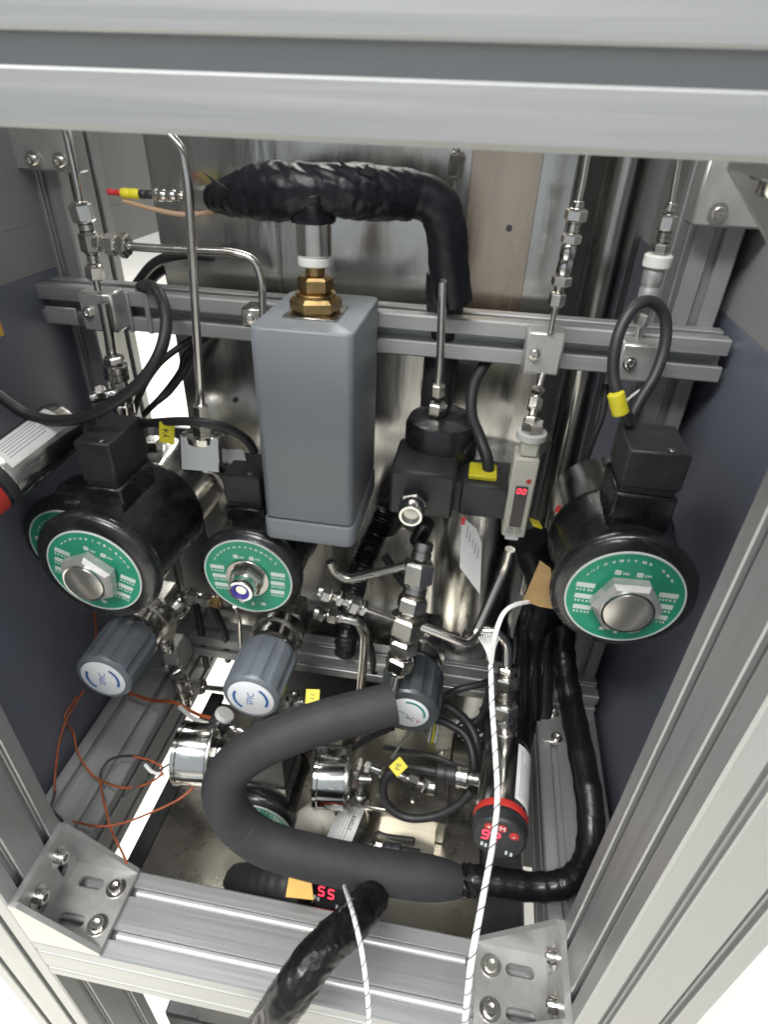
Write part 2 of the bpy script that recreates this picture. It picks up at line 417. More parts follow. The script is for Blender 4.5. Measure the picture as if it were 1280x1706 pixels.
# ------------------------------------------------------------------ tanks and trays at the back
def tank(label, c, r, z0, z1, m, seams):
    t = thing('steel_tank', label, 'tank', (c[0], c[1], z0))
    MB().lathe([(r * .92, 0), (r, 14), (r, z1 - z0)], (c[0], c[1], z0), (0, 0, 1), 72).build('shell', m, t)
    for a in seams:
        x, y = c[0] + (r + .4) * math.cos(a), c[1] + (r + .4) * math.sin(a)
        MB().box((x, y, (z0 + z1) / 2 + 10), (5, 3, z1 - z0 - 30), .7).build('seam', M['dull'], t)
    return t
t = thing('steel_tank', 'large brushed stainless tank casing behind the grey enclosure', 'tank', (-140, 760, -760))
MB().box((-137, 770, -170), (420, 250, 1180), 3).build('front_sheet', M['sheet'], t)
for x in (-214,): MB().box((x, 644.6, -170), (4, 2.4, 1176), .6).build('seam', M['dull'], t)
for x, z in ((-168, -78), (18, -92), (-52, -92), (-280, -300), (30, -470)): MB().cyl((x, 645, z), (x, 642.6, z), 3.2, 14).build('rivet', M['ink'], t)
MB().box((8, 644.2, 105), (64, 2.4, 630), .5).build('painted_reflection', M['brown'], t)  # strip painted as a warm reflection in the front sheet
tank('brushed stainless cylinder below the middle square coil', (28, 690), 78, -800, -330, M['tank'], ())
tank('dark slim steel column between painted warm strip and right rear post', (136, 770), 24, -640, 420, M['tank'], ())
panel('light_blocker', -455, 235, 370, 1060, 424, 428, M['gpanel'], 'unseen plain cover added over the cabinet to dim its upper interior')  # added out of view, keeps overhead light off the upper interior
panel('dark_backing', -470, -225, 716, 722, -700, -385, M['black'], 'black plate added low behind the left valves to darken the gap')  # added black plate, keeps the gap between the left valves dark
panel('dark_backdrop', -150, 460, 1060, 1066, -1290, 420, M['darksteel'], 'dark steel backdrop added behind the steel tanks to hide bright floor')  # added dark sheet, covers the bright floor beyond the tanks
m = MB()
m.box((-120, 425, -764), (400, 260, 8), 1.5); tr = m.build('steel_tray', M['tray'], **tagd('stained flat steel tray at the cabinet bottom', 'tray'))
MB().box((-330, 420, -764), (20, 300, 10), 1).build('edge_trim', M['rubber'], **tagd('black rubber strip along the left edge of steel tray', 'strip'))
bx = thing('pump_housing', 'dirty steel pump housing in the middle of the tray', 'pump', (-20, 470, -760))
MB().box((-40, 478, -735), (150, 150, 50), 3).build('cover', M['tray'], bx)
MB().prism([(-44, -30), (30, -30), (52, 8), (52, 40), (-44, 40)], (-30, 372, -752), (0, 0, 1), (0, 1, 0), 0, 14).build('flange', M['tray'], bx)
for q in ((-86, 445), (-10, 425), (20, 500)): MB().cyl((q[0], q[1], -711), (q[0], q[1], -707), 4, 12).build('rivet', M['dull'], bx)
MB().box((-85, 426, -985), (440, 268, 420), 4).build('black_box', M['black'], **tagd('black lower casing under the steel tray', 'compressor'))
MB().box((-110, 420, -1245), (504, 256, 88), 4).build('plinth', M['black'], **tagd('black plinth on the floor under the casing', 'plinth'))
MB().box((-40, 672, -960), (560, 60, 560), 4).build('black_box', M['black'], **tagd('black box added low behind the rear cross rail to hide bright floor', 'compressor'))  # added black box, blocks the white floor below the tanks
MB().box((98, 420, -900), (76, 250, 240), 4).build('black_box', M['gloss'], **tagd('glossy black casing beside the right depth rail', 'compressor'))

# ------------------------------------------------------------------ solenoid valves
def arcstrip(m, o, r0, r1, a0, a1, n=14, th=.25):
    o = Vector(o); vs = []; fs = []
    for i in range(n + 1):
        a = a0 + (a1 - a0) * i / n; k = 1.0
        for r in (r0, r1):
            for h in (0, -th): vs.append(o + V(r * math.cos(a), h, r * math.sin(a)))
    for i in range(n):
        b = 4 * i; fs += [(b, b + 4, b + 6, b + 2), (b + 1, b + 3, b + 7, b + 5), (b, b + 1, b + 5, b + 4), (b + 2, b + 6, b + 7, b + 3)]
    fs += [(0, 2, 3, 1), (4 * n, 4 * n + 1, 4 * n + 3, 4 * n + 2)]
    m.add(vs, fs)

def valve(label, px, Y, rg, rf, nut, box, blen=120, rot=0.0, body=True, port=True, bmat=None):
    """solenoid valve with a round coil whose axis runs into the cabinet"""
    c = P(px[0], px[1], Y); t = thing('solenoid_valve', label, 'valve', c + V(0, 60, -rf), 'round-coil solenoid valves')
    ax = (0, 1, 0); k = rf
    MB().lathe([(rg * .9, 1), (rg + 2, 0), (k - 6, 1.5), (k - 2, 4), (k, 9), (k - 1, 15), (k - 5, 19), (k - 6, 24), (k - 6, blen - 14), (k - 3, blen - 8), (k - 3, blen - 2), (k - 8, blen)], c, ax, 56).build('coil', M['gloss'], t)
    pl = MB().lathe([(rg, .6), (rg, -.8), (rg * .30, -.8), (rg * .30, .6)], c, ax, 56).build('name_plate', M['green'], t)
    m = MB(); m.lathe([(rg + .8, .5), (rg + .8, -1.1), (rg - .6, -1.1), (rg - .6, .5)], c, ax, 56); m.build('rim', M['pale'], pl)
    # print: boxes, dashes and the ring of characters
    m = MB(); o = c + V(0, -.85, 0); s = rg / 47.0
    def rect(x, y, w_, h):
        x, y = x * math.cos(rot) - y * math.sin(rot), x * math.sin(rot) + y * math.cos(rot)
        fr = (V(math.cos(rot), 0, math.sin(rot)), V(0, 1, 0), V(-math.sin(rot), 0, math.cos(rot)))
        m.box(o + V(x, 0, y) * s, (w_ * s, .3, h * s), .03, fr)
    for sx in (-1, 1):
        for q, y in enumerate((9, -3, -15)):
            rect(sx * (33 - q), y, 15, 4.6)
            for i in range(5): rect(sx * (33 - q) - 6 + i * 3 + random.uniform(-.4, .4), y - 5, 1.5, 1.9)
    rect(-11, 26, 5, 4.5); rect(6, 26, 5, 4.5)
    for x in (-6.5, -4.6, -2.8, 10.5, 12.5, 14.4): rect(x, 25.6, 1.2, 2.2)
    rect(-10, -36, 4, 3); rect(2, -37, 3, 5); rect(14, -35, 5, 3.5)
    for i in range(15):
        a = math.radians(150 - i * 8.6) ; rr = 39.5
        if i % 5 == 4 and i > 9: continue
        x, y = rr * math.cos(a), rr * math.sin(a)
        for q in range(3):
            if random.random() < .8: rect(x + (q - 1) * 1.0 * math.sin(a) + random.uniform(-.2, .2), y - (q - 1) * 1.0 * math.cos(a), random.uniform(.5, 1.3), random.uniform(1.2, 3.0))
    m.build('printing', M['pale'], pl)
    if nut == 'cap':
        h = 17; nb = MB().hexn(c + V(0, -1, 0), c + V(0, -h, 0), rg * .60, (math.sin(.25 + rot), 0, math.cos(.25 + rot))).build('hex_nut', M['bracket'], t)
        MB().lathe([(rg * .40, 0), (rg * .40, 2.4), (rg * .36, 3.2), (0, 3.6)], c + V(0, -h, 0), (0, -1, 0), 40).build('end_cap', M['turned'], nb)
        MB().lathe([(rg * .44, 0), (rg * .44, 2.0), (rg * .40, 2.0), (rg * .40, 0)], c + V(0, -h + .1, 0), (0, -1, 0), 40).build('bright_edge', M['chrome'], nb)
    elif nut == 'lock':
        MB().cyl(c + V(0, -.5, 0), c + V(0, -3.5, 0), rg * .50, 40).build('washer', M['dull'], t)
        nb = MB().hexn(c + V(0, -3.5, 0), c + V(0, -13, 0), rg * .40).build('hex_nut', M['dull'], t)
        MB().lathe([(rg * .29, 0), (rg * .29, 9), (rg * .27, 11), (rg * .215, 11.3), (rg * .20, 8)], c + V(0, -13, 0), (0, -1, 0), 32).build('lock_nut', M['chrome'], t)
        MB().lathe([(rg * .205, 0), (rg * .205, 10.4), (rg * .15, 10.4), (rg * .14, 8)], c + V(0, -13, 0), (0, -1, 0), 32).build('nylon_insert', M['nylon'], nb)
        MB().cyl(c + V(0, -13, 0), c + V(0, -21.5, 0), rg * .135, 20).build('spindle', M['steel'], nb)
    if box:
        (x0, y0), (x1, y1), Yb, dep = box
        a = P(x0, y0, Yb); b = P(x1, y1, Yb); mid_ = (a + b) / 2; wd = abs(b.x - a.x); hh = abs(a.z - b.z)
        bo = MB().box((mid_.x, Yb + dep / 2, mid_.z), (wd, dep, hh), 1.6).build('connector_box', M['black'], t)
        MB().box((mid_.x, Yb + dep / 2, mid_.z - hh / 2 - 3), (wd - 4, dep - 4, 6), .8).build('gasket', M['rubber'], bo)
        zc = c.z + rf - 14; top = mid_.z - hh / 2 - 6
        if top > zc: MB().box((mid_.x, Yb + dep / 2, (top + zc) / 2), (wd + 2, dep, top - zc), 2).build('coil_pedestal', M['gloss'], bo)
        MB().cyl((mid_.x + wd * .2, Yb + 6, mid_.z + hh / 2 - .5), (mid_.x + wd * .2, Yb + 6, mid_.z + hh / 2 + 1.2), 3, 14).build('screw', M['steel'], bo)
    if body:
        bmat = bmat or M['steel']
        MB().lathe([(k * .72, blen), (k * .86, blen + 4), (k * .86, blen + 64), (k * .7, blen + 70), (0, blen + 71)], c, ax, 40).build('valve_body', bmat, t)
    if port:
        b0 = c + V(0, blen + 24, k * .80)
        MB().cyl(b0, b0 + V(0, 0, 8), 9, 20).build('port', M['collar'], t)
        MB().hexn(b0 + V(0, 0, 8), b0 + V(0, 0, 22), 10).build('port_nut', M['steel'], t)
    return t
valve('leftmost full green-faced black solenoid valve with hex cap nut', (158, 952), 400, 47, 63, 'cap', ((120, 735), (196, 808), 432, 62), 118, rot=-.35)
valve('mostly hidden solenoid valve, green edge peeking out left of another', (124, 915), 436, 47, 60, 'cap', None, 60, body=False, port=False)
valve('green-faced solenoid valve with blue lock nut below grey enclosure', (414, 961), 455, 46.5, 56, 'lock', ((369, 790), (437, 843), 490, 50), 92)
valve('rightmost green-faced black solenoid valve with hex cap nut', (1040, 996), 400, 46.5, 59, 'cap', ((1050, 750), (1134, 822), 430, 54), 86)
valve('lowest solenoid valve, green face half behind thick foam hose', (428, 1374), 385, 44, 50, 'lock', ((400, 1250), (476, 1310), 398, 60), 90, port=False)

# square-coil valve in the middle
c0 = P(650, 783, 470); c1 = P(752, 868, 470); t = thing('square_coil_valve', 'black square-coil solenoid valve below the middle steel tube', 'valve', ((c0 + c1) / 2 + V(0, 40, -40)))
mc = (c0 + c1) / 2; wd = c1.x - c0.x; hh = c0.z - c1.z
MB().box((mc.x, 470 + 34, mc.z), (wd, 68, hh), 3).build('coil', M['black'], t)
cn = P(690, 835, 470)
nb = MB().hexn(cn, cn + V(0, -11, 0), 14).build('hex_nut', M['dull'], t)
MB().lathe([(11.5, 11), (11.5, 24), (10.3, 26), (8.4, 26), (7.8, 20)], cn, (0, -1, 0), 32).build('lock_nut', M['chrome'], nb)
MB().lathe([(7.9, 11), (7.9, 22), (0, 23)], cn, (0, -1, 0), 24).build('spindle', M['dull'], nb)
a = P(770, 806, 478); b = P(846, 868, 478)
cb = MB().box(((a.x + b.x) / 2, 478 + 26, (a.z + b.z) / 2), (b.x - a.x, 52, a.z - b.z), 2).build('connector_box', M['black'], t)
MB().box((a.x - 4, 478 + 26, (a.z + b.z) / 2), (10, 46, (a.z - b.z) * .92), 1.5).build('gasket', M['rubber'], cb)
MB().box((a.x + 18, 500, a.z + 2.5), (26, 26, 5), 1.2).build('cable_entry', M['yellow'], cb)
q = P(735, 735, 540)
MB().lathe([(36, -40), (36, 18), (33, 25), (22, 29), (0, 30)], q, (0, 0, 1), 40).build('bonnet', M['gloss'], t)
q2 = P(727, 706, 535); MB().cyl(q2 - V(0, 0, 10), q2 + V(0, 0, 6), 13, 24).build('collar', M['collar'], t)
MB().cyl(P(712, 868, 505), P(695, 905, 505), 9, 20).build('stem', M['gloss'], t)

# ------------------------------------------------------------------ grey enclosure
Yb = 450
fx0, fx1, fz1, fz0 = -179, -94, -146, -351
t = thing('enclosure', 'tall blue-grey enclosure box with brass fitting on top', 'enclosure', (-136, 510, fz0))
def rbox(x0, x1, y0, y1, z0, z1, r, n=6):
    m = MB(); poly = []
    for cx, cy, a0 in ((x1 - r, y1 - r, 0), (x0 + r, y1 - r, 90), (x0 + r, y0 + r, 180), (x1 - r, y0 + r, 270)):
        for i in range(n + 1): a = math.radians(a0 + 90 * i / n); poly.append((cx + r * math.cos(a), cy + r * math.sin(a)))
    mx, my = (x0 + x1) / 2, (y0 + y1) / 2; vs = []; fs = []; N = len(poly)
    for z, k in ((z0, 2.0), (z0 + .6, .8), (z0 + 2, 0), (z1 - 2, 0), (z1 - .6, .8), (z1, 2.0)):
        for x, y in poly:
            vs.append((x + (k if x < mx else -k), y + (k if y < my else -k), z))
    for q in range(5):
        for i in range(N): j = (i + 1) % N; fs.append((q * N + i, q * N + j, q * N + N + j, q * N + N + i))
    fs += [tuple(range(N)), tuple(range(5 * N, 6 * N))]
    return m.add(vs, fs)
rbox(fx0, fx1, Yb, 570, fz0 + 24, fz1, 7).build('case', M['enc'], t, sharp=50)
rbox(fx0 - 1.5, fx1 + 1.5, Yb - 1.5, 571, fz0, fz0 + 23, 8).build('base', M['enc'], t, sharp=50)
bo = P(527, 515, 502); bo.z = fz1
MB().box((bo.x, bo.y, fz1 + .8), (46, 46, 1.6), .4).build('top_plate', M['dull'], t)
MB().hexn(bo + V(0, 0, 1), bo + V(0, 0, 14), 22).build('brass_nut', M['brass'], t)
MB().cyl(bo + V(0, 0, 14), bo + V(0, 0, 17), 17, 28).build('brass_collar', M['brass'], t)
MB().hexn(bo + V(0, 0, 17), bo + V(0, 0, 30), 15).build('brass_nut', M['brass'], t)
MB().cyl(bo + V(0, 0, 30), bo + V(0, 0, 38), 8, 24).build('brass_stem', M['brass'], t)
MB().cyl(bo + V(0, 0, 38), bo + V(0, 0, 45), 13.5, 28).build('ptfe_collar', M['collar'], t)
MB().cyl(bo + V(0, 0, 45), bo + V(0, 0, 76), 14, 32).build('sleeve', M['steel'], t)
a = P(549, 915, 480); MB().hexn((a.x, a.y, fz0), (a.x, a.y, fz0 - 15), 8).build('outlet_nut', M['steel'], t)
TOPSLEEVE = bo + V(0, 0, 80)

# ------------------------------------------------------------------ regulators with fluted knobs
def regulator(label, px, Y, r, rc, L, km, logo, body=True):
    c = P(px[0], px[1], Y); t = thing('pressure_regulator', label, 'regulator', c + V(0, L + 20, -r), 'pressure regulators with fluted knobs')
    def fl(a, h):
        if h < 6 or h > L - 5: return 1.0
        k = math.cos(a * 9); return 1 - .065 * max(0, k) ** .5 if k > 0 else 1.0
    prof = [(rc + .5, 0), (rc + 2.5, -.8), (r * .93, .5), (r * .985, 3), (r, 6), (r, 6.2)] + [(r * (1 + .03 * i / 8), 7 + (L - 14) * i / 8) for i in range(9)] + [(r * 1.0, L - 4), (r * .92, L)]
    MB().lathe(prof, c, (0, 1, 0), 108, rf=fl).build('knob', km, t, sharp=30)
    cp = MB().lathe([(rc, .8), (rc, -.6), (rc * .97, -1.0), (0, -1.1)], c, (0, 1, 0), 48).build('cap', M['white'], t)
    o = c + V(0, -1.1, 0)
    if logo == 'blue':
        m = MB(); arcstrip(m, o, rc * .66, rc * .78, math.radians(150), math.radians(235)); arcstrip(m, o, rc * .66, rc * .78, math.radians(-30), math.radians(55)); m.build('logo_arc', M['blue'], cp)
        glyphs('SPIC', rc * .42, o, (0, -1, 0), (-1, 0, .15)).build('lettering', M['blue'], cp)
    else:
        m = MB(); arcstrip(m, o, rc * .74, rc * .86, math.radians(-10), math.radians(100)); m.build('logo_arc', M['teal'], cp)
        glyphs('AC', rc * .34, o + V(rc * .12, 0, -rc * .35), (0, -1, 0), (.35, 0, 1)).build('lettering', M['ink'], cp)
        glyphs('V', rc * .34, o + V(rc * .5, 0, -rc * .5), (0, -1, 0), (.35, 0, 1)).build('lettering', M['redink'], cp)
        m = MB()
        for i in range(4): m.box(o + V(-rc * .55 + i * rc * .16, 0, rc * .12 - i * rc * .07), (rc * .09, .3, rc * .10), .03)
        m.build('lettering', M['teal'], cp)
    if body:
        MB().lathe([(r * .80, L), (r * .82, L + 6), (r * .9, L + 7), (r * .9, L + 16), (r * .82, L + 17), (r * .82, L + 26), (r * .95, L + 27), (r * .95, L + 40), (r * .85, L + 42)], c, (0, 1, 0), 40).build('bonnet', M['steel'], t)
        MB().box(c + V(0, L + 60, 0), (r * 1.5, 38, r * 1.5), 3).build('regulator_body', M['dull'], t)
    return t
regulator('left grey fluted regulator knob with blue arc logo, below leftmost valve', (172, 1130), 400, 33, 26, 66, M['knob'], 'blue')
regulator('middle grey fluted regulator knob with blue arc logo, below lock-nut valve', (418, 1163), 400, 33, 26, 66, M['knob'], 'blue')
regulator('dark fluted regulator knob with teal and red logo beside foam hose end', (680, 1187), 430, 35, 23, 58, M['knob2'], 'teal')

# ------------------------------------------------------------------ transmitters
def transmitter(label, A, B, r, num=None, buttons=False, labelang=(.1, 1.2), neck=True, redcap=False, dv=.08, du=-.30):
    """display transmitter: A = centre of display face, B = far end of the barrel"""
    ax = (B - A).normalized(); L = (B - A).length; t = thing('display_transmitter', label, 'transmitter', B, 'display transmitters'); up = V(0, 0, 1)
    u, v, w_ = basis(-ax, up)
    hd = MB().lathe([(0, 0), (r * .90, 0), (r * .985, 2.2), (r, 5), (r, 13)], A, ax, 48).build('display_head', M['red'] if redcap else M['black'], t)
    MB().lathe([(r, 13), (r * 1.035, 13.5), (r * 1.035, 16), (r, 16.2)], A, ax, 48).build('seal', M['gloss'], hd)
    MB().lathe([(r * 1.02, 16.2), (r * 1.03, 17), (r * 1.03, 25), (r * 1.02, 25.6)], A, ax, 48).build('ring', M['black'] if redcap else M['red'], t)
    MB().lathe([(r * .97, 25.6), (r * .985, 27), (r * .985, L - 10), (r * .9, L - 4), (r * .5, L)], A, ax, 48).build('barrel', M['steel'], t)
    lb = MB().cylpatch(A, ax, r * .985, labelang[0], labelang[1], 32, L - 16, up).build('label', M['paper'], t)
    m = MB(); n = 6
    for i in range(n):
        a0 = labelang[0] + (labelang[1] - labelang[0]) * (.18 + .64 * i / n); h1 = 36 + (L - 58) * random.uniform(.7, 1)
        m.cylpatch(A, ax, r * .985 + .28, a0, a0 + .035, 37, h1, up, 3, .06)
    m.build('label_print', M['greyink'], lb)
    if neck:
        MB().hexn(A + ax * (L - 2), A + ax * (L + 14), r * .5).build('neck_nut', M['steel'], t)
        MB().cyl(A + ax * (L + 14), A + ax * (L + 34), r * .33, 20).build('neck', M['dull'], t)
    o = A - ax * .2
    if num: seg7(num, r * .40, o + u * (r * du) + v * (r * dv) - ax * .1, -ax, v).build('digits', M['led'], hd)
    if buttons:
        for x, y in ((-.42, .50), (.05, .58), (.50, .36)):
            b_ = o + u * (r * x) + v * (r * y); MB().lathe([(r * .17, 0), (r * .17, .5), (r * .13, .8), (0, .85)], b_, -ax, 20).build('button', M['red'], hd)
        b_ = o - ax * .9
        for ch_, x, y in (('+', -.42, .5), ('M', .05, .58), ('-', .5, .36)):
            glyphs(ch_, r * .30, b_ + u * (r * x) + v * (r * y), -ax, v).build('symbol', M['white'], hd)
    if num:
        m = MB(); f = (u, v, -ax)
        for x, y in ((-.55, -.42), (-.40, -.46), (.36, -.55), (.54, -.58)): m.box(o + u * (r * x) + v * (r * y), (r * .09, r * .18, .3), .04, f)
        m.build('marks', M['pale'], hd)
    return t
A = P(831, 1398, 330); B = P(846, 1246, 452)
transmitter('digital transmitter with red ring and lit display near right rail', A, B, rp(A, 46), '92', True, (1.95, 2.95))
A2 = P(549, 1486, 300); B2 = P(604, 1350, 420)
t2 = transmitter('digital transmitter half under foam hose, its display showing 55', A2, B2, rp(A2, 44), '55', False, (.55, 1.85), True, dv=-.06, du=-.12)
A3 = P(-44, 826, 380); B3 = P(118, 702, 484)
transmitter('transmitter at left edge with red cap and paper label', A3, B3, rp(A3, 50), None, False, (1.5, 2.6), False, True)

# label print on the half-hidden transmitter
ax = (B2 - A2).normalized(); u, v, w_ = basis(ax, V(0, 0, 1)); dd = u * math.cos(1.55) + v * math.sin(1.55)
glyphs('KAELLE', rp(A2, 11), A2 + ax * ((B2 - A2).length * .56) + dd * (rp(A2, 44) + .4), dd, ax.cross(dd)).build('lettering', M['ink'], t2)

# ------------------------------------------------------------------ pressure gauges seen from the side
def gauge(label, p, Y, rpx, lpx):
    c = P(p[0], p[1], Y); r = rp(c, rpx); L = rp(c, lpx); ax = V(1, .12, .0).normalized(); a = c - ax * (L / 2)
    t = thing('pressure_gauge', label, 'gauge', c + V(L / 2, 0, -r), 'chrome pressure gauges')
    MB().lathe([(r * .86, 1), (r * .97, -.5), (r * 1.03, 1), (r * 1.03, 5), (r, 6), (r, L - 3), (r * .96, L), (r * .5, L + 1), (0, L + 1)], a, ax, 56).build('case', M['chrome'], t)
    MB().lathe([(r * .86, .4), (0, .2)], a, ax, 40).build('glass', M['white'], t)
    MB().lathe([(r * 1.04, L - 5), (r * 1.05, L - 4), (r * 1.05, L - 1), (r * 1.03, L)], a, ax, 56).build('rear_rim', M['dull'], t)
    s = a + ax * (L + 1); MB().hexn(s, s + ax * 9, r * .28).build('stem_nut', M['steel'], t)
    MB().cyl(s + ax * 9, s + ax * 24, r * .16, 16).build('stem', M['dull'], t)
    return t
gauge('chrome pressure gauge left of the thick foam hose', (331, 1255), 390, 50, 62)
gauge('chrome pressure gauge inside the bend of foam hose', (555, 1294), 400, 50, 58)

# ------------------------------------------------------------------ LED flow sensor
Ys = 470
a = P(856, 763, Ys); b = P(878, 898, Ys); x0 = P(856, 763, Ys).x; x1 = P(899, 763, Ys).x
cz = (a.z + b.z) / 2; hh = a.z - b.z; cx = (x0 + x1) / 2 + 1; wd = (x1 - x0)
t = thing('flow_sensor', 'cream digital sensor with small red lit display', 'sensor', (cx, Ys + 12, b.z))
hs = MB().box((cx, Ys + 13, cz), (wd, 26, hh), 1.6).build('housing', M['plate'], t)
MB().box((cx, Ys - .6, cz - hh * .09), (wd * .5, 1.6, hh * .52), .3).build('display_window', M['lens'], hs)
seg7('00', wd * .22, (cx, Ys - 1.6, cz + hh * .12), (0, -1, 0), (0, 0, 1)).build('digits', M['led'], hs)
MB().lathe([(wd * .11, 0), (wd * .11, .8), (0, 1)], (cx + wd * .22, Ys, cz + hh * .24), (0, -1, 0), 6).build('indicator', M['redink'], hs)
for sx in (-.2, .2): MB().box((cx + sx * wd, Ys - .6, cz - hh * .41), (wd * .28, 2, hh * .06), .7).build('button', M['button'], hs)
MB().box((cx, Ys + 13, cz - hh / 2 - 4), (wd * .6, 14, 8), 1).build('plug', M['white'], t)
MB().box((cx + 1, Ys + 13, cz + hh / 2 + 7), (wd * .72, 20, 14), 2).build('neck', M['plate'], t)
top = V(cx + 1, Ys + 13, cz + hh / 2 + 14)
MB().cyl(top, top + V(0, 0, 7), 13, 24).build('collar', M['collar'], t)
MB().hexn(top + V(0, 0, 7), top + V(0, 0, 16), 10).build('nut', M['steel'], t)
SENTOP = top + V(0, 0, 16)

# ------------------------------------------------------------------ tubes and fittings
def chain(name, label, cat, segs, group=None, bend=14):
    """a run of tubing with its nuts.  segs: ('tube', pts, r_px) | ('nut'|'cyl'|'collar'|'block', a, b, r_px[, mat])"""
    first = segs[0][1]; o = P(*(first[0] if segs[0][0] == 'tube' else first)); t = thing(name, label, cat, o, group)
    for sgm in segs:
        k = sgm[0]
        if k == 'tube':
            pts = pp(sgm[1]); r = rp(pts[len(pts) // 2], sgm[2]); MB().tube(bent(pts, bend), r, 16).build('tube', sgm[3] if len(sgm) > 3 else M['steel'], t)
        else:
            a, b = P(*sgm[1]), P(*sgm[2]); r = rp(a, sgm[3]); mt = sgm[4] if len(sgm) > 4 else M['steel']
            if k == 'nut':
                d = (b - a); m = MB().hexn(a + d * .10, b - d * .10, r); Ln = d.length
                m.lathe([(r * .60, 0), (r * .74, Ln * .05), (r * .76, Ln * .5), (r * .74, Ln * .95), (r * .60, Ln)], a, d, 24); m.build('nut', mt, t)
            elif k == 'cyl':
                Ln = (b - a).length; g = min(.05 * r, .6)
                MB().lathe([(r * .86, 0), (r, Ln * .07), (r, Ln * .40), (r - g * 2, Ln * .44), (r - g * 2, Ln * .5), (r, Ln * .54), (r, Ln * .93), (r * .86, Ln)], a, b - a, 28).build('sleeve', mt, t)
            elif k == 'collar': MB().cyl(a, b, r, 28).build('collar', M['collar'], t)
    return t
Y = 545
chain('tube_assembly', 'steel tee and tubing beside the left rear post', 'tubing', [
    ('tube', [(104, 205, Y), (112, 232, Y), (127, 300, Y), (136, 348, Y)], 6),
    ('nut', (131, 336, Y), (143, 374, Y), 19), ('cyl', (143, 374, Y), (146, 384, Y), 13), ('nut', (146, 384, Y), (154, 424, Y), 17, M['dull']),
    ('nut', (156, 404, Y), (172, 406, Y), 14, M['dull']), ('nut', (172, 406, Y), (198, 410, Y), 17), ('nut', (198, 408, Y), (216, 411, Y), 20, M['dull']),
    ('cyl', (154, 424, Y), (156, 438, Y), 10), ('nut', (156, 440, Y), (160, 468, Y), 15), ('tube', [(160, 466, Y), (164, 484, Y)], 6)])
chain('steel_tube', 'horizontal steel tube bending down behind the grey enclosure', 'tube', [
    ('tube', [(214, 411, Y), (320, 418, Y), (385, 420, Y), (425, 432, Y), (437, 470, Y), (438, 530, Y)], 7)], bend=30)
chain('steel_tube', 'long vertical steel tube left of the grey enclosure', 'tube', [
    ('tube', [(255, 205, 500), (285, 228, 500), (304, 250, 500), (314, 310, 500), (326, 520, 500), (336, 690, 500)], 8),
    ('nut', (334, 672, 500), (336, 700, 500), 13), ('nut', (336, 704, 500), (338, 728, 500), 16, M['dull'])], bend=25)
t = thing('steel_valve_block', 'squarish steel valve block under the long vertical tube', 'valve', P(345, 790, 520))
c = P(340, 752, 512); MB().box(c, (44, 40, 26), 3, basis(V(.1, -1, .25), V(0, .25, 1))).build('block', M['steel'], t)
MB().cyl(c + V(0, 0, 12), c + V(0, 0, 20), 15, 28).build('collar', M['steel'], t)
MB().prism([(-26, -12), (34, -6), (26, 14), (-20, 10)], c + V(10, 8, -14), V(.1, -.8, .5), V(0, .4, 1), 0, 3).build('bent_plate', M['dull'], t)
MB().cyl(c + V(8, 10, -14), c + V(14, 26, -52), 17, 28).build('neck', M['dull'], t)
# clamp blocks on the middle rail
def clamp(label, x0, y0, x1, y1, Yf, m=M['bracket'], dep=24, hook=True):
    a, b = P(x0, y0, Yf), P(x1, y1, Yf); c = (a + b) / 2; t = thing('clamp_block', label, 'clamp', (c.x, Yf + dep, b.z), 'clamp blocks on the middle rail')
    MB().box((c.x, Yf + dep / 2, c.z), (abs(b.x - a.x), dep, abs(a.z - b.z)), 2).build('block', m, t)
    MB().lathe([(6, 0), (6, 1.2), (4.5, 1.3), (4.5, 4.5), (3.8, 5), (2.4, 5), (2.2, 2.5), (0, 2.5)], (a.x + 9, Yf, c.z), (0, -1, 0), 20).build('bolt', M['steel'], t)
    return t
clamp('grey clamp block at the left end of the middle rail', 126, 486, 198, 556, 546)
clamp('grey clamp block holding the tube above the digital sensor', 880, 552, 930, 628, 546)
clamp('grey clamp block inside the right cable loop', 1040, 572, 1092, 640, 546)
clamp('small steel clamp block left of the grey enclosure', 400, 512, 436, 548, 546, M['dull'])
MB().box(P(104, 526, 560), (34, 3, 17), .6).build('clip_plate', M['bracket'], **tagd('small steel plate poking out left of the middle rail', 'plate'))
MB().tube(pp([(172, 505, 540), (182, 560, 540), (188, 600, 540)]), 5.2, 16).build('steel_tube', M['dull'], **tagd('short steel tube running through the left clamp block', 'tube'))
chain('needle_valve', 'shiny steel needle valve above the leftmost solenoid valve', 'valve', [
    ('nut', (188, 592, 530), (192, 606, 530), 17), ('cyl', (192, 606, 530), (196, 632, 530), 20, M['dull']), ('nut', (196, 632, 530), (202, 652, 530), 14),
    ('cyl', (202, 652, 530), (208, 690, 530), 17, M['steel']), ('cyl', (196, 655, 525), (150, 664, 510), 9, M['chrome']), ('nut', (176, 652, 518), (160, 656, 514), 13),
    ('nut', (206, 690, 530), (210, 704, 530), 19, M['dull'])])
chain('steel_tube', 'vertical steel tube entering the square-coil valve', 'tube', [
    ('tube', [(738, 470, 540), (734, 600, 536), (730, 645, 535)], 7), ('nut', (731, 638, 535), (730, 662, 535), 12, M['dull']), ('nut', (730, 668, 535), (728, 692, 535), 17, M['dull'])])
Y = 545
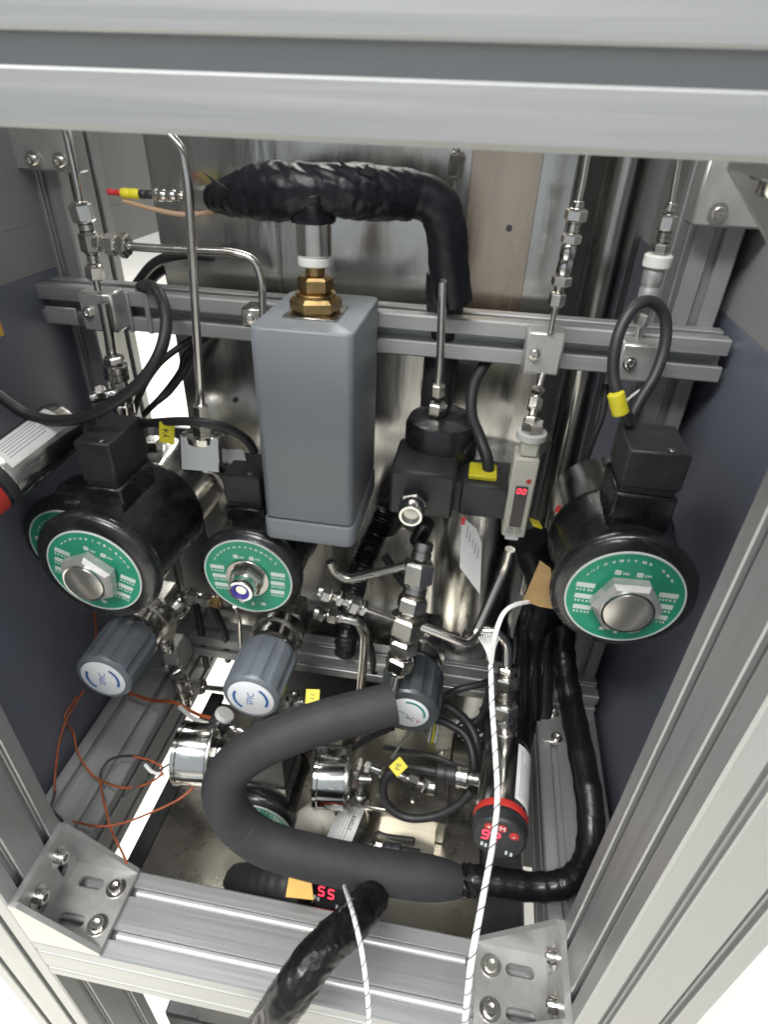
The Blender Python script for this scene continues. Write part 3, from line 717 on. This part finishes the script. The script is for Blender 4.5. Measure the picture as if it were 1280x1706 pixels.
chain('tube_assembly', 'chain of steel nuts and sleeve above the sensor clamp block', 'tubing', [
    ('tube', [(982, 240, Y), (970, 310, Y), (962, 345, Y)], 6), ('cyl', (965, 335, Y), (963, 346, Y), 10), ('nut', (963, 346, Y), (957, 372, Y), 19),
    ('cyl', (957, 372, Y), (954, 388, Y), 11), ('nut', (954, 388, Y), (950, 408, Y), 17), ('cyl', (949, 408, Y), (938, 458, Y), 13, M['chrome']), ('nut', (938, 458, Y), (934, 478, Y), 17),
    ('cyl', (933, 478, Y), (931, 486, Y), 8), ('nut', (931, 486, Y), (926, 512, Y), 14), ('tube', [(926, 512, Y), (917, 556, Y)], 5)])
chain('tube_assembly', 'steel tube and nuts between clamp block and digital sensor', 'tubing', [
    ('tube', [(904, 624, 540), (898, 650, 520)], 5), ('nut', (899, 646, 520), (895, 656, 515), 11), ('nut', (894, 662, 510), (889, 686, 500), 12), ('cyl', (889, 686, 500), (887, 696, 492), 7), ('nut', (887, 694, 490), (884, 716, 484), 14)])
Y = 560
chain('tube_assembly', 'steel tube with tan nut beside the right rear post', 'tubing', [
    ('tube', [(1138, 230, Y), (1118, 345, Y)], 5), ('cyl', (1121, 338, Y), (1116, 352, Y), 10), ('nut', (1116, 356, Y), (1108, 386, Y), 16), ('cyl', (1108, 386, Y), (1105, 404, Y), 11, M['dull']),
    ('nut', (1104, 404, Y), (1099, 424, Y), 15, M['dull']), ('collar', (1099, 424, Y), (1093, 446, Y), 23), ('cyl', (1092, 446, Y), (1076, 510, Y), 17, M['alu']), ('nut', (1076, 520, Y), (1066, 545, Y), 12), ('tube', [(1066, 545, Y), (1060, 580, Y)], 5)])
chain('steel_tube', 'thin steel tube beside the top of the painted warm strip', 'tube', [
    ('tube', [(762, 225, 640), (754, 330, 640), (750, 470, 640)], 6, M['dull']), ('nut', (763, 252, 640), (757, 300, 640), 14, M['dull'])])
# lower middle manifold
Y = 480
chain('steel_tube', 'bent steel tube from enclosure outlet to the manifold', 'tube', [
    ('tube', [(550, 935, Y), (556, 952, Y), (580, 966, Y), (640, 952, Y), (705, 934, Y)], 8, M['dull'])])
chain('manifold', 'steel manifold of stacked fittings above the foam hose end', 'manifold', [
    ('cyl', (707, 902, 490), (700, 935, 480), 17, M['dull']), ('nut', (700, 930, 478), (694, 975, 470), 27), ('cyl', (694, 975, 470), (690, 990, 465), 20, M['dull']), ('nut', (690, 990, 464), (684, 1020, 458), 26),
    ('nut', (684, 1020, 458), (676, 1058, 452), 32, M['dull']), ('nut', (675, 1060, 452), (670, 1088, 448), 25), ('nut', (670, 1090, 448), (662, 1116, 444), 24), ('cyl', (662, 1116, 444), (661, 1120, 443), 18),
    ('tube', [(661, 1118, 440), (656, 1145, 430), (645, 1166, 420), (630, 1172, 405)], 7),
    ('cyl', (684, 1042, 455), (716, 1052, 462), 12)])
chain('tube_assembly', 'bright steel nuts and tube reaching left from the manifold', 'tubing', [
    ('cyl', (531, 984, 430), (537, 986, 430), 9, M['chrome']), ('nut', (535, 985, 430), (554, 992, 430), 15, M['chrome']), ('cyl', (554, 992, 430), (562, 995, 431), 8), ('nut', (561, 994, 431), (572, 1000, 432), 14, M['chrome']),
    ('cyl', (572, 1000, 432), (582, 1004, 433), 9), ('nut', (581, 1003, 433), (600, 1010, 434), 18, M['chrome']), ('nut', (600, 1010, 434), (609, 1014, 435), 15, M['chrome']), ('tube', [(608, 1013, 436), (668, 1034, 450)], 6)])
chain('steel_tube', 'bent steel tube rising from manifold towards the digital sensor', 'tube', [
    ('tube', [(700, 1042, 450), (752, 1062, 450), (780, 1074, 452), (795, 1050, 470), (842, 945, 490), (850, 915, 488)], 8)], bend=10)
chain('tube_assembly', 'brass-coloured nuts and tube hooking down over rear cross rail', 'tubing', [
    ('cyl', (525, 1018, 500), (532, 1020, 500), 14, M['dull']), ('nut', (531, 1022, 500), (543, 1025, 500), 13), ('nut', (546, 1024, 500), (565, 1028, 500), 14), ('cyl', (565, 1028, 500), (571, 1030, 500), 10),
    ('tube', [(570, 1029, 500), (596, 1034, 500), (609, 1056, 505), (606, 1100, 520), (600, 1160, 530)], 8)], bend=20)
chain('tube_assembly', 'steel fittings with brass tip under the leftmost valve', 'tubing', [
    ('nut', (310, 985, 520), (318, 1000, 520), 14), ('nut', (312, 990, 520), (330, 996, 520), 15, M['dull']), ('cyl', (330, 996, 520), (336, 997, 520), 9), ('nut', (335, 997, 520), (352, 1001, 520), 12), ('nut', (352, 1001, 520), (369, 1006, 520), 10, M['brass']),
    ('tube', [(392, 1010, 530), (399, 1030, 530), (402, 1100, 540)], 4)])
chain('relief_valve', 'steel relief valve and small block on the left depth rail', 'valve', [
    ('cyl', (300, 1000, 540), (262, 1035, 505), 24, M['steel']), ('nut', (285, 1018, 520), (272, 1060, 515), 20), ('cyl', (272, 1060, 515), (280, 1082, 518), 13, M['dull'])])
a, b = P(266, 1078, 520), P(300, 1112, 520)
MB().box(((a.x + b.x) / 2, 535, (a.z + b.z) / 2), (b.x - a.x, 30, a.z - b.z), 2).build('small_block', M['bracket'], **tagd('small cast grey block with a hole below relief valve', 'block'))
chain('tube_assembly', 'steel elbow fittings below the small grey block', 'tubing', [
    ('nut', (290, 1112, 520), (300, 1126, 520), 13), ('cyl', (298, 1126, 520), (308, 1160, 520), 13, M['dull']), ('nut', (304, 1140, 520), (322, 1143, 520), 11), ('nut', (322, 1142, 520), (342, 1145, 520), 14), ('tube', [(340, 1145, 520), (390, 1150, 500)], 5), ('cyl', (306, 1158, 520), (310, 1175, 520), 9)])
chain('tube_assembly', 'steel fittings feeding the transmitter near the right rail', 'tubing', [
    ('tube', [(800, 1050, 480), (828, 1052, 480), (846, 1072, 480), (845, 1110, 470)], 8), ('nut', (846, 1108, 470), (845, 1120, 468), 16), ('nut', (844, 1122, 467), (843, 1148, 465), 19), ('cyl', (843, 1148, 465), (842, 1166, 462), 15, M['dull']),
    ('nut', (842, 1166, 462), (841, 1192, 460), 23), ('cyl', (841, 1192, 460), (842, 1232, 455), 20, M['dull'])])
chain('tube_assembly', 'row of small steel nuts right of the inner chrome gauge', 'tubing', [
    ('nut', (594, 1270, 430), (604, 1273, 430), 12), ('nut', (606, 1274, 430), (618, 1278, 430), 10), ('cyl', (618, 1278, 430), (632, 1283, 430), 7, M['chrome']), ('nut', (632, 1283, 430), (640, 1286, 430), 11),
    ('nut', (604, 1290, 425), (602, 1312, 420), 14, M['dull']), ('nut', (601, 1318, 415), (596, 1345, 412), 18, M['dull'])])
chain('tube_assembly', 'pair of steel nuts lying inside the small cable loop', 'tubing', [
    ('cyl', (664, 1290, 415), (678, 1296, 415), 6), ('nut', (677, 1296, 415), (697, 1304, 415), 11), ('cyl', (697, 1304, 415), (704, 1306, 415), 7), ('nut', (703, 1306, 415), (714, 1310, 415), 13), ('cyl', (714, 1310, 415), (724, 1312, 415), 13, M['dull'])])
chain('tube_assembly', 'steel nut and black sleeve at the lower edge of pump housing', 'tubing', [
    ('cyl', (606, 1410, 360), (622, 1413, 360), 7), ('nut', (622, 1410, 360), (638, 1414, 360), 11), ('cyl', (640, 1414, 360), (668, 1418, 360), 12, M['black']), ('cyl', (668, 1418, 360), (700, 1424, 360), 9, M['rubber'])])
chain('tube_assembly', 'steel fittings beside the yellow tag near the middle knob', 'tubing', [
    ('nut', (476, 1166, 460), (488, 1168, 460), 14, M['dull']), ('nut', (488, 1150, 460), (492, 1166, 460), 9), ('nut', (490, 1168, 460), (504, 1170, 460), 9), ('cyl', (504, 1170, 460), (512, 1168, 460), 5, M['chrome'])])
chain('sensor_probe', 'white-collared black probe above the left chrome gauge', 'probe', [
    ('collar', (376, 1188, 430), (372, 1194, 428), 16), ('cyl', (372, 1194, 428), (358, 1216, 420), 17, M['black']), ('cyl', (382, 1210, 425), (412, 1220, 425), 5, M['steel']), ('nut', (368, 1225, 420), (368, 1246, 415), 12, M['chrome'])])
chain('thermowell', 'steel thermowell with yellow sleeve at the left of wrapped pipe', 'probe', [
    ('cyl', (180, 320, 560), (204, 322, 560), 5, M['redink']), ('cyl', (203, 322, 560), (233, 324, 560), 8, M['yellow']), ('cyl', (233, 324, 560), (256, 325, 560), 7, M['rubber']), ('nut', (256, 325, 560), (264, 326, 560), 11), ('cyl', (264, 326, 560), (294, 327, 560), 9), ('cyl', (294, 327, 560), (322, 328, 560), 7, M['dull']), ('nut', (322, 329, 560), (352, 331, 560), 18)])

# ------------------------------------------------------------------ hoses
def nz(p, s): return noise.noise(Vector(p) * s)
def crumple(t, a, p):
    d = Vector((math.cos(a), math.sin(a), 0))
    q = Vector(p) + d * 20
    c1 = abs(nz(Vector((q.x, q.y, q.z)) + d * 9, .055)); c2 = abs(nz(q * 1.0 + Vector((40, 3, 9)), .13)); c3 = abs(nz(q + d * 30, .24))
    sp = (t * 13 + a / (2 * math.pi)) % 1.0
    return 1 + .035 * sp + .12 * (.35 - c1) + .09 * (.3 - c2) + .05 * (.3 - c3)
def wrapf(amp=.10, s=.07, rid=.05, n=30):
    def f(t, a, p):
        d = Vector((math.cos(a), math.sin(a), 0)) * 18
        return 1 + amp * nz(p + d, s) + amp * .6 * nz(p + d * 1.7, s * 2.7) + rid * math.sin(t * n * 2 * math.pi + a)
    return f
t = thing('insulated_pipe', 'upper pipe wrapped in crumpled black tape over the enclosure', 'pipe', P(520, 320, 502))
YW = 502; TW = t
MB().tube(spl(pp([(356, 331, YW + 40), (385, 328, YW + 30), (430, 322, YW + 15), (500, 318, YW), (560, 318, YW + 5), (620, 322, YW + 20), (680, 325, YW + 40)]), 22), rp(P(520, 320, YW), 37), 56,
          rf=lambda u_, a, p: (.64 + .46 * min(1, u_ * 3)) * crumple(u_, a, p) * (1 + .16 * nz(p, .02))).build('tape_wrap', M['clothtape'], t)
MB().tube(spl(pp([(640, 324, YW + 25), (690, 325, YW + 40), (730, 345, YW + 45), (744, 390, YW + 48), (748, 440, YW + 52), (756, 500, YW + 60)]), 12), rp(P(700, 330, YW + 40), 36), 32,
          rf=wrapf(.05, .03, .012, 7)).build('elbow_wrap', M['clothtape'], t)
MB().tube(spl([TOPSLEEVE - V(0, 0, 10), TOPSLEEVE + V(0, 0, 6), TOPSLEEVE + V(0, 0, 18)], 8), 17, 24, rf=wrapf(.2, .08, .03, 4)).build('tape_wrap', M['clothtape'], t)
FO = [(655, 1172, 400), (600, 1186, 385), (520, 1208, 365), (440, 1240, 345), (390, 1276, 330), (372, 1318, 315), (392, 1366, 307), (440, 1403, 302), (520, 1428, 301), (600, 1445, 303), (680, 1458, 307), (766, 1468, 314)]
t = thing('foam_hose', 'thick matt black foam-insulated hose in a big bend', 'hose', P(372, 1318, 315))
fp = spl(pp(FO), 26); fr0 = rp(P(520, 1208, 365), 36)
MB().tube(fp, fr0, 80, rf=lambda u_, a, p: (1 + .012 * nz(p, .02)) * (1 - .022 * math.exp(-((u_ - .575) / .0035) ** 2)) * (1 + .02 * nz(p + Vector((math.cos(a), math.sin(a), 0)) * 25, .012)) * (1 - .02 * math.exp(-(((a - 1.0) % math.pi - .6) / .05) ** 2)) * (1 - .30 * max(0, (u_ - .93) / .07) ** 2)).build('foam_cover', M['foam'], t)
MB().tube(spl(pp([(735, 1468, 312), (768, 1468, 318), (790, 1464, 322)]), 8), fr0 * .72, 32, rf=wrapf(.2, .08, .05, 3)).build('end_wrap', M['tape'], t)
HP = [(775, 1464, 320), (830, 1470, 324), (890, 1477, 328), (940, 1472, 333), (972, 1446, 342), (985, 1400, 355), (982, 1330, 390), (968, 1250, 440), (952, 1170, 500), (940, 1100, 545), (938, 1040, 570)]
MB().tube(spl(pp(HP), 12), rp(P(985, 1400, 355), 23), 28, rf=lambda u_, a, p: 1 + .07 * abs(math.sin(u_ * 48)) ** 8 + .05 * nz(p, .06) + (.14 * nz(p + Vector((math.cos(a), math.sin(a), 0)) * 12, .09) if u_ > .8 else 0)).build('taped_hose', M['tape'], **tagd('glossy black taped hose bending up along the right depth rail', 'hose'))
BP = [(622, 1492, 282), (592, 1530, 246), (536, 1584, 210), (488, 1650, 182), (440, 1720, 166), (400, 1780, 155)]
MB().tube(spl(pp(BP), 26), rp(P(520, 1590, 200), 33), 56, rf=crumple).build('taped_hose', M['tape'], **tagd('crumpled black taped hose hanging over the front bottom rail', 'hose'))
MB().tube(spl(pp([(400, 1472, 320), (440, 1470, 312), (475, 1472, 308), (512, 1478, 306)]), 10), rp(P(440, 1470, 312), 34), 28, rf=wrapf(.06, .05, .02, 8)).build('black_hose', M['rubber'], **tagd('short black hose with amber triangle behind front rail', 'hose'))
o = P(497, 1476, 281)
u3, v3, w3 = V(1, .05, -.25).normalized(), V(0, .55, .83), None
m = MB(); u_, v_, w_ = basis(V(0, -.5, .85), V(.25, .6, .3)); m.prism([(-16, 10), (4, 17), (20, -2), (-6, -14)], o, V(0, -.5, .85), V(.25, .6, .3), -.4, .6); m.build('amber_label', M['amber'], **tagd('amber triangular sticker on the short black hose', 'sticker'))
for (x, y, dx, dz) in ((575, 284, -7, 9), (362, 312, -9, 10), (600, 290, 6, 7)):
    o = P(x, y, YW - 2); MB().add([o, o + V(9, 2, -2), o + V(dx, -3, dz), o + V(0, 1.2, 0), o + V(9, 3.2, -2), o + V(dx, -1.8, dz)], [(0, 1, 2), (3, 4, 5), (0, 1, 4, 3), (1, 2, 5, 4), (2, 0, 3, 5)]).build('loose_tape_end', M['clothtape'], TW)
# corrugated conduit behind the enclosure
MB().tube(spl(pp([(645, 850, 590), (622, 900, 575), (600, 950, 560), (582, 1010, 560), (575, 1085, 565)]), 30), 13, 20, rf=lambda u_, a, p: 1 + .16 * math.sin(u_ * 260) + .1 * nz(p + Vector((math.cos(a), math.sin(a), 0)) * 9, .12)).build('conduit', M['gloss'], **tagd('crinkled black conduit running down behind enclosure', 'conduit'))
for i, (x, wpx) in enumerate(((872, 17), (892, 15), (912, 16))):
    MB().tube(spl(pp([(x + 30, 980, 600), (x + 6, 1040, 570), (x - 2, 1100, 560), (x - 6, 1180, 570), (x - 8, 1260, 560)]), 10), rp(P(x, 1050, 570), wpx), 16, rf=wrapf(.1, .05, .02, 6)).build('wrapped_cable_bundle', M['tape'], **tagd(('leftmost', 'middle', 'rightmost')[i] + ' of three dark wrapped bundles left of the right taped hose', 'cable', 'wrapped cable bundles'))
MB().tube(spl(pp([(742, 455, 600), (738, 560, 600), (722, 700, 610), (690, 800, 620), (640, 880, 620)]), 12), 17, 20, rf=wrapf(.12, .03, .02, 8)).build('wrapped_cable_bundle', M['rubber'], **tagd('dark wrapped bundle falling behind the middle steel tube', 'cable'))

# ------------------------------------------------------------------ cables
def cable(label, pts, rpx, m='rubber', n=10, name='cable', cat='cable', group=None, tags=()):
    q = pp(pts); r = rp(q[len(q) // 2], rpx); c = spl(q, n)
    if not tags:
        return MB().tube(c, r, 12).build(name, M[m], **tagd(label, cat, group))
    t = thing(name, label, cat, q[0], group); MB().tube(c, r, 12).build('jacket', M[m], t)
    for tg in tags: tg(t)
    return t
def flag(center, Yc, w_, h_, ax, up, txt=None, tsz=10, tup=None, m='yellow'):
    def f(t):
        o = P(*center, Yc); u, v, w3 = basis(ax, up); tg = MB().box(o, (w_, h_, 1.4), .3, (u, v, w3)).build('tag', M[m], t)
        if txt: glyphs(txt, tsz, o + w3 * .8, ax, tup or up).build('lettering', M['ink'], tg)
    return f
def sleeve(a, b, rpx, m='yellow'):
    def f(t): A_, B_ = P(*a), P(*b); MB().cyl(A_, B_, rp(A_, rpx), 20).build('marker_sleeve', M[m], t)
    return f
cable('thick black cable sweeping from left edge up to the middle rail', [(-40, 630, 450), (0, 660, 450), (45, 690, 450), (100, 701, 450), (160, 688, 455), (225, 645, 465), (263, 595, 480), (277, 540, 500), (268, 495, 520), (250, 476, 545), (235, 478, 590)], 10)
cable('upper of two black cables arching over the left of middle rail', [(205, 510, 660), (232, 468, 650), (262, 436, 640), (310, 424, 640), (360, 432, 650), (378, 470, 660), (372, 520, 665)], 8, group='arching cables behind the rail')
cable('lower of two black cables arching over the left of middle rail', [(222, 520, 670), (250, 470, 660), (285, 444, 655), (330, 440, 660), (356, 470, 670), (352, 540, 675)], 8, group='arching cables behind the rail')
cable('black cable slanting across the bright gap, upper one', [(340, 552, 600), (300, 578, 590), (262, 610, 580), (232, 660, 570), (215, 720, 560)], 5.5)
cable('black cable slanting across the bright gap, lower one', [(345, 562, 600), (310, 590, 600), (300, 620, 605), (270, 660, 610), (240, 690, 610)], 5.5)
cable('black cable rising beside the long steel tube', [(322, 560, 610), (312, 610, 605), (285, 650, 600), (262, 670, 590)], 5)
cable('black cable with yellow Y4 tag over the left valves', [(232, 706, 500), (262, 704, 480), (300, 702, 470), (345, 705, 470), (385, 716, 480), (412, 734, 490), (424, 752, 500)], 8, tags=(flag((278, 722), 470, 15, 20, (0, -1, .15), (.12, 0, 1), 'Y4', 9, (-1, 0, .1)),), name='tagged_cable')
cable('black cable loop with yellow marker sleeve at right', [(1052, 705, 470), (1034, 670, 470), (1022, 620, 480), (1030, 560, 490), (1055, 514, 500), (1085, 503, 510), (1108, 528, 515), (1108, 575, 510), (1092, 625, 500), (1068, 665, 490), (1050, 700, 480)], 10, tags=(sleeve((1026, 655, 468), (1035, 690, 466), 14),), name='looped_cable')
cable('thin grey wire following the right cable loop', [(1030, 680, 490), (1060, 655, 500), (1090, 635, 505), (1100, 600, 515)], 2.5, 'collar')
cable('dark cable dropping into the yellow entry of square coil', [(812, 600, 590), (790, 640, 570), (786, 690, 545), (800, 730, 520), (812, 765, 505), (814, 790, 500)], 10)
cable('small black cable loop lying on the pump housing', [(786, 1318, 420), (762, 1342, 410), (722, 1360, 402), (680, 1362, 400), (648, 1345, 404), (638, 1315, 415), (648, 1290, 425), (672, 1278, 432), (700, 1280, 436), (730, 1286, 436)], 7,
      tags=(flag((664, 1277), 418, 15, 17, (.1, -.5, .8), (.5, .6, .2), 'PE', 8, (-.9, .1, 0)),), name='tagged_cable')
chain('cable_connector', 'steel cable connector plugged into side of the right transmitter', 'connector', [
    ('cyl', (728, 1286, 434), (762, 1292, 432), 15, M['rubber']), ('cyl', (762, 1292, 432), (782, 1296, 430), 19), ('cyl', (782, 1296, 430), (800, 1299, 428), 11, M['dull'])])
cable('upper black cable behind the dark regulator knob', [(728, 1170, 520), (760, 1150, 520), (800, 1140, 530), (815, 1135, 540)], 6)
cable('black cable curling down right of the dark regulator knob', [(715, 1195, 500), (745, 1205, 500), (775, 1225, 490), (788, 1260, 470), (786, 1300, 450), (776, 1330, 430)], 7)
cable('second black cable arching beside the dark regulator knob', [(720, 1165, 530), (752, 1180, 520), (780, 1205, 510), (795, 1240, 490), (796, 1290, 470)], 8)
cable('thin black cable slanting under the foam hose end', [(655, 1212, 440), (625, 1225, 440), (590, 1245, 440), (565, 1262, 440)], 5)
cable('thin grey wire slanting over the pump housing', [(684, 1212, 450), (668, 1240, 440), (652, 1262, 430)], 3, 'dull')
for i in range(6):
    x0, y0 = 752 + i * 7 + random.uniform(-3, 3), 1212 + i * 7
    cable(f'white-striped loose wire end {("first","second","third","fourth","fifth","sixth")[i]} from the left under the rear rail', [(x0, y0, 520), (x0 + 12, y0 - 10, 525), (x0 + 26, y0 - 14 - i, 530)], 2.2, 'braid', name='wire_end', cat='wire', group='loose wire ends')
for i, (x, cname) in enumerate(((716, 'pale'), (722, 'yellow-green'), (727, 'white'))):
    cable(f'{cname} thin wire hanging right of the dark knob', [(x, 1192, 520), (x + 2, 1214, 515), (x - 3, 1240, 510)], 2, ('collar', 'yellow', 'white')[i], name='wire', cat='wire')
MB().box(P(733, 1200, 518), (9, 6, 12), 1).build('wire_plug', M['collar'], **tagd('small white wire plug right of the dark knob', 'plug'))
for lb, pts, r_ in (
    ('left of two dark cables crossing behind the lock-nut valve', [(322, 985, 590), (330, 1020, 585), (338, 1065, 590), (345, 1110, 600)], 6),
    ('right of two dark cables crossing behind the lock-nut valve', [(345, 990, 590), (360, 1020, 580), (376, 1060, 585), (380, 1100, 600)], 6),
    ('dark cable crossing behind the manifold towards lower right', [(640, 925, 600), (665, 960, 590), (690, 995, 585), (712, 1040, 580)], 7),
    ('dark cable dropping behind the bent tube by the rear rail', [(590, 985, 590), (600, 1030, 585), (618, 1080, 580), (625, 1130, 590)], 6),
    ('black cable looping low between right transmitter and rail', [(805, 1180, 540), (812, 1215, 530), (806, 1260, 510), (800, 1320, 480)], 7),
    ('black cable hanging left of the right transmitter fittings', [(820, 1120, 540), (812, 1160, 530), (800, 1195, 520), (770, 1215, 510)], 5),
    ('thin black cable across the upper pump housing', [(640, 1245, 470), (680, 1252, 462), (730, 1262, 456), (780, 1285, 450)], 4),
    ('black cable under the inner chrome gauge', [(560, 1352, 400), (600, 1372, 395), (640, 1392, 390), (690, 1400, 385)], 5),
    ('dark cable beside the right rear post above the valve', [(1010, 640, 600), (1004, 690, 590), (985, 740, 585), (965, 800, 580)], 6)):
    cable(lb, pts, r_)
for i, (x, y) in enumerate(((752, 1060), (772, 1056), (790, 1060))):
    MB().hexn(P(x, y, 560), P(x + 12, y + 4, 560), rp(P(x, y, 560), 11)).build('small_fitting', M['dull'], **tagd(('left', 'middle', 'right')[i] + ' of three small steel fittings behind the bent manifold tube', 'fitting', 'small fittings behind the manifold'))
# orange thermocouple wires at lower left
def S(x, y, h=3.0):
    p = PZ(x, y, -694 + h)
    if p.x < -447: p = PX(x, y, -447 - random.uniform(0, 1))
    elif p.x > -362: p = P(x, y, p.y * .985)
    return p
def wire(label, pts, rpx, m, group=None):
    q = [S(*a) for a in pts]; MB().tube(spl(q, 10), rp(q[len(q) // 2], rpx), 8).build('thermocouple_wire', M[m], **tagd(label, 'wire', group))
OR = [('orange wire falling from the left knob down the blue panel', [(140, 1150), (118, 1185), (108, 1205), (98, 1240), (92, 1290, 6), (90, 1330, 5)]),
      ('orange wire drooping across the left depth rail top', [(128, 1160), (108, 1195), (122, 1220, 14), (130, 1255, 9), (150, 1286, 5), (168, 1300, 5), (205, 1312, 6), (238, 1308, 12), (262, 1296, 20), (272, 1286, 22)]),
      ('orange wire crossing down to the left corner bracket', [(166, 1298, 5), (172, 1330, 6), (185, 1380, 12), (200, 1412, 30), (212, 1438, 50)]),
      ('orange wire running under the left chrome gauge', [(122, 1368, 8), (160, 1376, 12), (200, 1372, 16), (245, 1356, 20), (300, 1330, 26), (335, 1298, 30)]),
      ('orange wire loop end beside the bright gap', [(222, 1260, 14), (248, 1266, 16), (270, 1278, 20), (262, 1288, 18), (244, 1276, 16)]),
      ('short orange wire behind the left knob', [(157, 1020), (160, 1050), (157, 1085), (150, 1110)])]
for lb, pts in OR: wire(lb, pts, 1.8, 'orange', 'orange thermocouple wires')
wire('dark thin wire arching over the left depth rail', [(166, 1300, 4), (170, 1282, 8), (186, 1264, 14), (218, 1259, 16), (250, 1268, 16)], 2.2, 'rubber')
wire('pale wire end beside the bright gap', [(242, 1274, 18), (254, 1286, 18), (272, 1290, 20)], 3, 'braid')
wire('brownish wire crossing below the elbow fittings', [(205, 1150, 8), (250, 1166, 8), (290, 1170, 12), (330, 1190, 30), (368, 1200, 50)], 3, 'orange')
wire('clear wire above the left chrome gauge', [(300, 1178, 20), (325, 1198, 30), (362, 1210, 50)], 4, 'collar')
wire('thin black wire crossing the bright strip at lower left', [(200, 1330, 6), (240, 1300, 14), (270, 1280, 22), (300, 1262, 30)], 1.8, 'rubber')
wire('dark wire hanging down beside the left front post', [(92, 1318, 6), (86, 1345, 5), (100, 1362, 5), (104, 1368, 5)], 2.2, 'rubber')
cable('pale pinkish wire under the wrapped pipe end', [(205, 335, 560), (260, 350, 556), (310, 358, 552), (365, 352, 550)], 4, 'copper', name='wire', cat='wire')
# white braided sensor leads
def lead(label, pts, rpx, fan=()):
    q = pp(pts); t = thing('braided_lead', label, 'wire', q[0], 'white braided sensor leads'); c = spl(q, 40); r = rp(q[len(q) // 2], rpx)
    MB().tube(c, r, 12).build('braid', M['braid'], t)
    L = sum((a - b).length for a, b in zip(c, c[1:])); n = len(c); hp = []; th = 0; uu = basis(c[1] - c[0])[0]
    for i, p in enumerate(c):
        tt = (c[min(i + 1, n - 1)] - c[max(i - 1, 0)]).normalized(); uu = (uu - tt * uu.dot(tt)).normalized(); vv = tt.cross(uu)
        if i: th += (c[i] - c[i - 1]).length / (r * 6) * 2 * math.pi
        hp.append(p + (uu * math.cos(th) + vv * math.sin(th)) * r * .92)
    MB().tube(hp, r * .22, 5).build('tracer_thread', M['ink'], t)
    for k, f in enumerate(fan): MB().tube(spl(pp(f), 8), r * .28, 6).build('strand', M['braid'], t)
fan = []
for i in range(9):
    d = (i - 4)
    fan.append([(818, 1110, 400), (817 + d * 1.6, 1085, 402), (815 + d * 4.2, 1055 + abs(d) * 1.5, 406)])
for i in range(5): fan.append([(818 + i * .8, 1105, 400), (822 + i * 1.5, 1060, 402), (836 + i * 1.5, 1022, 410), (858 + i, 1005 + i, 425), (886, 1000 + i, 440)])
lead('long white braided lead hanging down past the right transmitter', [(818, 1108, 400), (820, 1170, 370), (826, 1260, 325), (829, 1330, 292), (822, 1400, 262), (804, 1500, 222), (786, 1600, 185), (774, 1712, 165), (768, 1760, 155)], 5.2, fan)
lead('short white braided lead over the middle of front bottom rail', [(574, 1476, 262), (582, 1500, 232), (592, 1535, 208), (604, 1590, 186), (613, 1660, 170), (616, 1715, 160)], 4.4)

# ------------------------------------------------------------------ tags and labels
m = MB(); q = [P(770, 862, 466), P(794, 882, 470), P(803, 906, 472), P(800, 990, 460), P(766, 945, 456)]
vs = [p for p in q] + [p + V(0, 1, .3) for p in q]
m.add(vs, [(0, 1, 2, 3, 4), (5, 6, 7, 8, 9)] + [(i, (i + 1) % 5, 5 + (i + 1) % 5, 5 + i) for i in range(5)])
t = thing('paper_tag', 'white paper tag hanging under the square-coil connector', 'tag', q[0]); m.build('sheet', M['paper'], t)
m = MB()
for i in range(5):
    a = P(779 + i * 4.4, 886 + i * 9, 463.5); 
    m.box(a, (.9, .4, 13 - 2 * (i % 3)), .05)
m.build('printing', M['greyink'], t, kind='stuff')
MB().box(P(772, 868, 462), (4, 1, 8), .2).build('tie', M['redink'], t)
q = [P(900, 935, 440), P(918, 948, 432), P(925, 1015, 425), P(898, 1010, 430), P(872, 1000, 440)]
m = MB(); m.add(q + [p + V(0, 1.2, 0) for p in q], [(0, 1, 2, 3, 4), (5, 6, 7, 8, 9)] + [(i, (i + 1) % 5, 5 + (i + 1) % 5, 5 + i) for i in range(5)])
m.build('kraft_tag', M['kraft'], **tagd('folded brown paper tag left of the rightmost valve', 'tag'))
MB().box(P(893, 872, 480), (10, 2, 13), .4, basis(V(.2, -1, .1), V(.4, 0, 1))).build('yellow_tag', M['yellow'], **tagd('small yellow tag beside the digital sensor', 'tag'))
t = thing('yellow_tag', 'yellow tag right of the middle regulator knob', 'tag', P(521, 1160, 440))
fr = basis(V(.05, -.6, .8), V(-.1, .6, .8)); o = P(521, 1160, 440); MB().box(o, (16, 16, 1.4), .3, fr).build('sheet', M['yellow'], t)
glyphs('L1', 7, o + fr[2] * .8, fr[2], (-1, .1, .1)).build('lettering', M['ink'], t)
m = MB(); o = P(-5, 550, 452); MB().box(o, (1.5, 12, 12), .3).build('yellow_sticker', M['amber'], **tagd('small yellow sticker on the left panel edge', 'sticker'))
MB().box(P(930, 848, 470), (4, 1, 12), .3, basis(V(-.3, -1, 0), V(-.3, 0, 1))).build('red_mark', M['redink'], **tagd('tiny red mark on the shadowed steel left of right valve', 'mark'))
# pale foam wrap under the inner gauge
MB().tube(spl(pp([(500, 1400, 400), (520, 1370, 400), (545, 1362, 405), (570, 1350, 410)]), 8), 21, 20, rf=wrapf(.18, .05, .0, 3)).build('insulation_wrap', M['silv'], **tagd('pale cream insulation bundle below the inner chrome gauge', 'insulation'))
MB().tube(spl(pp([(880, 900, 560), (905, 950, 560), (905, 1010, 570), (890, 1050, 575)]), 8), 22, 20, rf=wrapf(.15, .04, .02, 4)).build('wrapped_pipe', M['clothtape'], **tagd('dark wrapped pipe behind the brown paper tag', 'pipe'))

for o in bpy.data.objects:
    if '_o' in o: del o['_o']
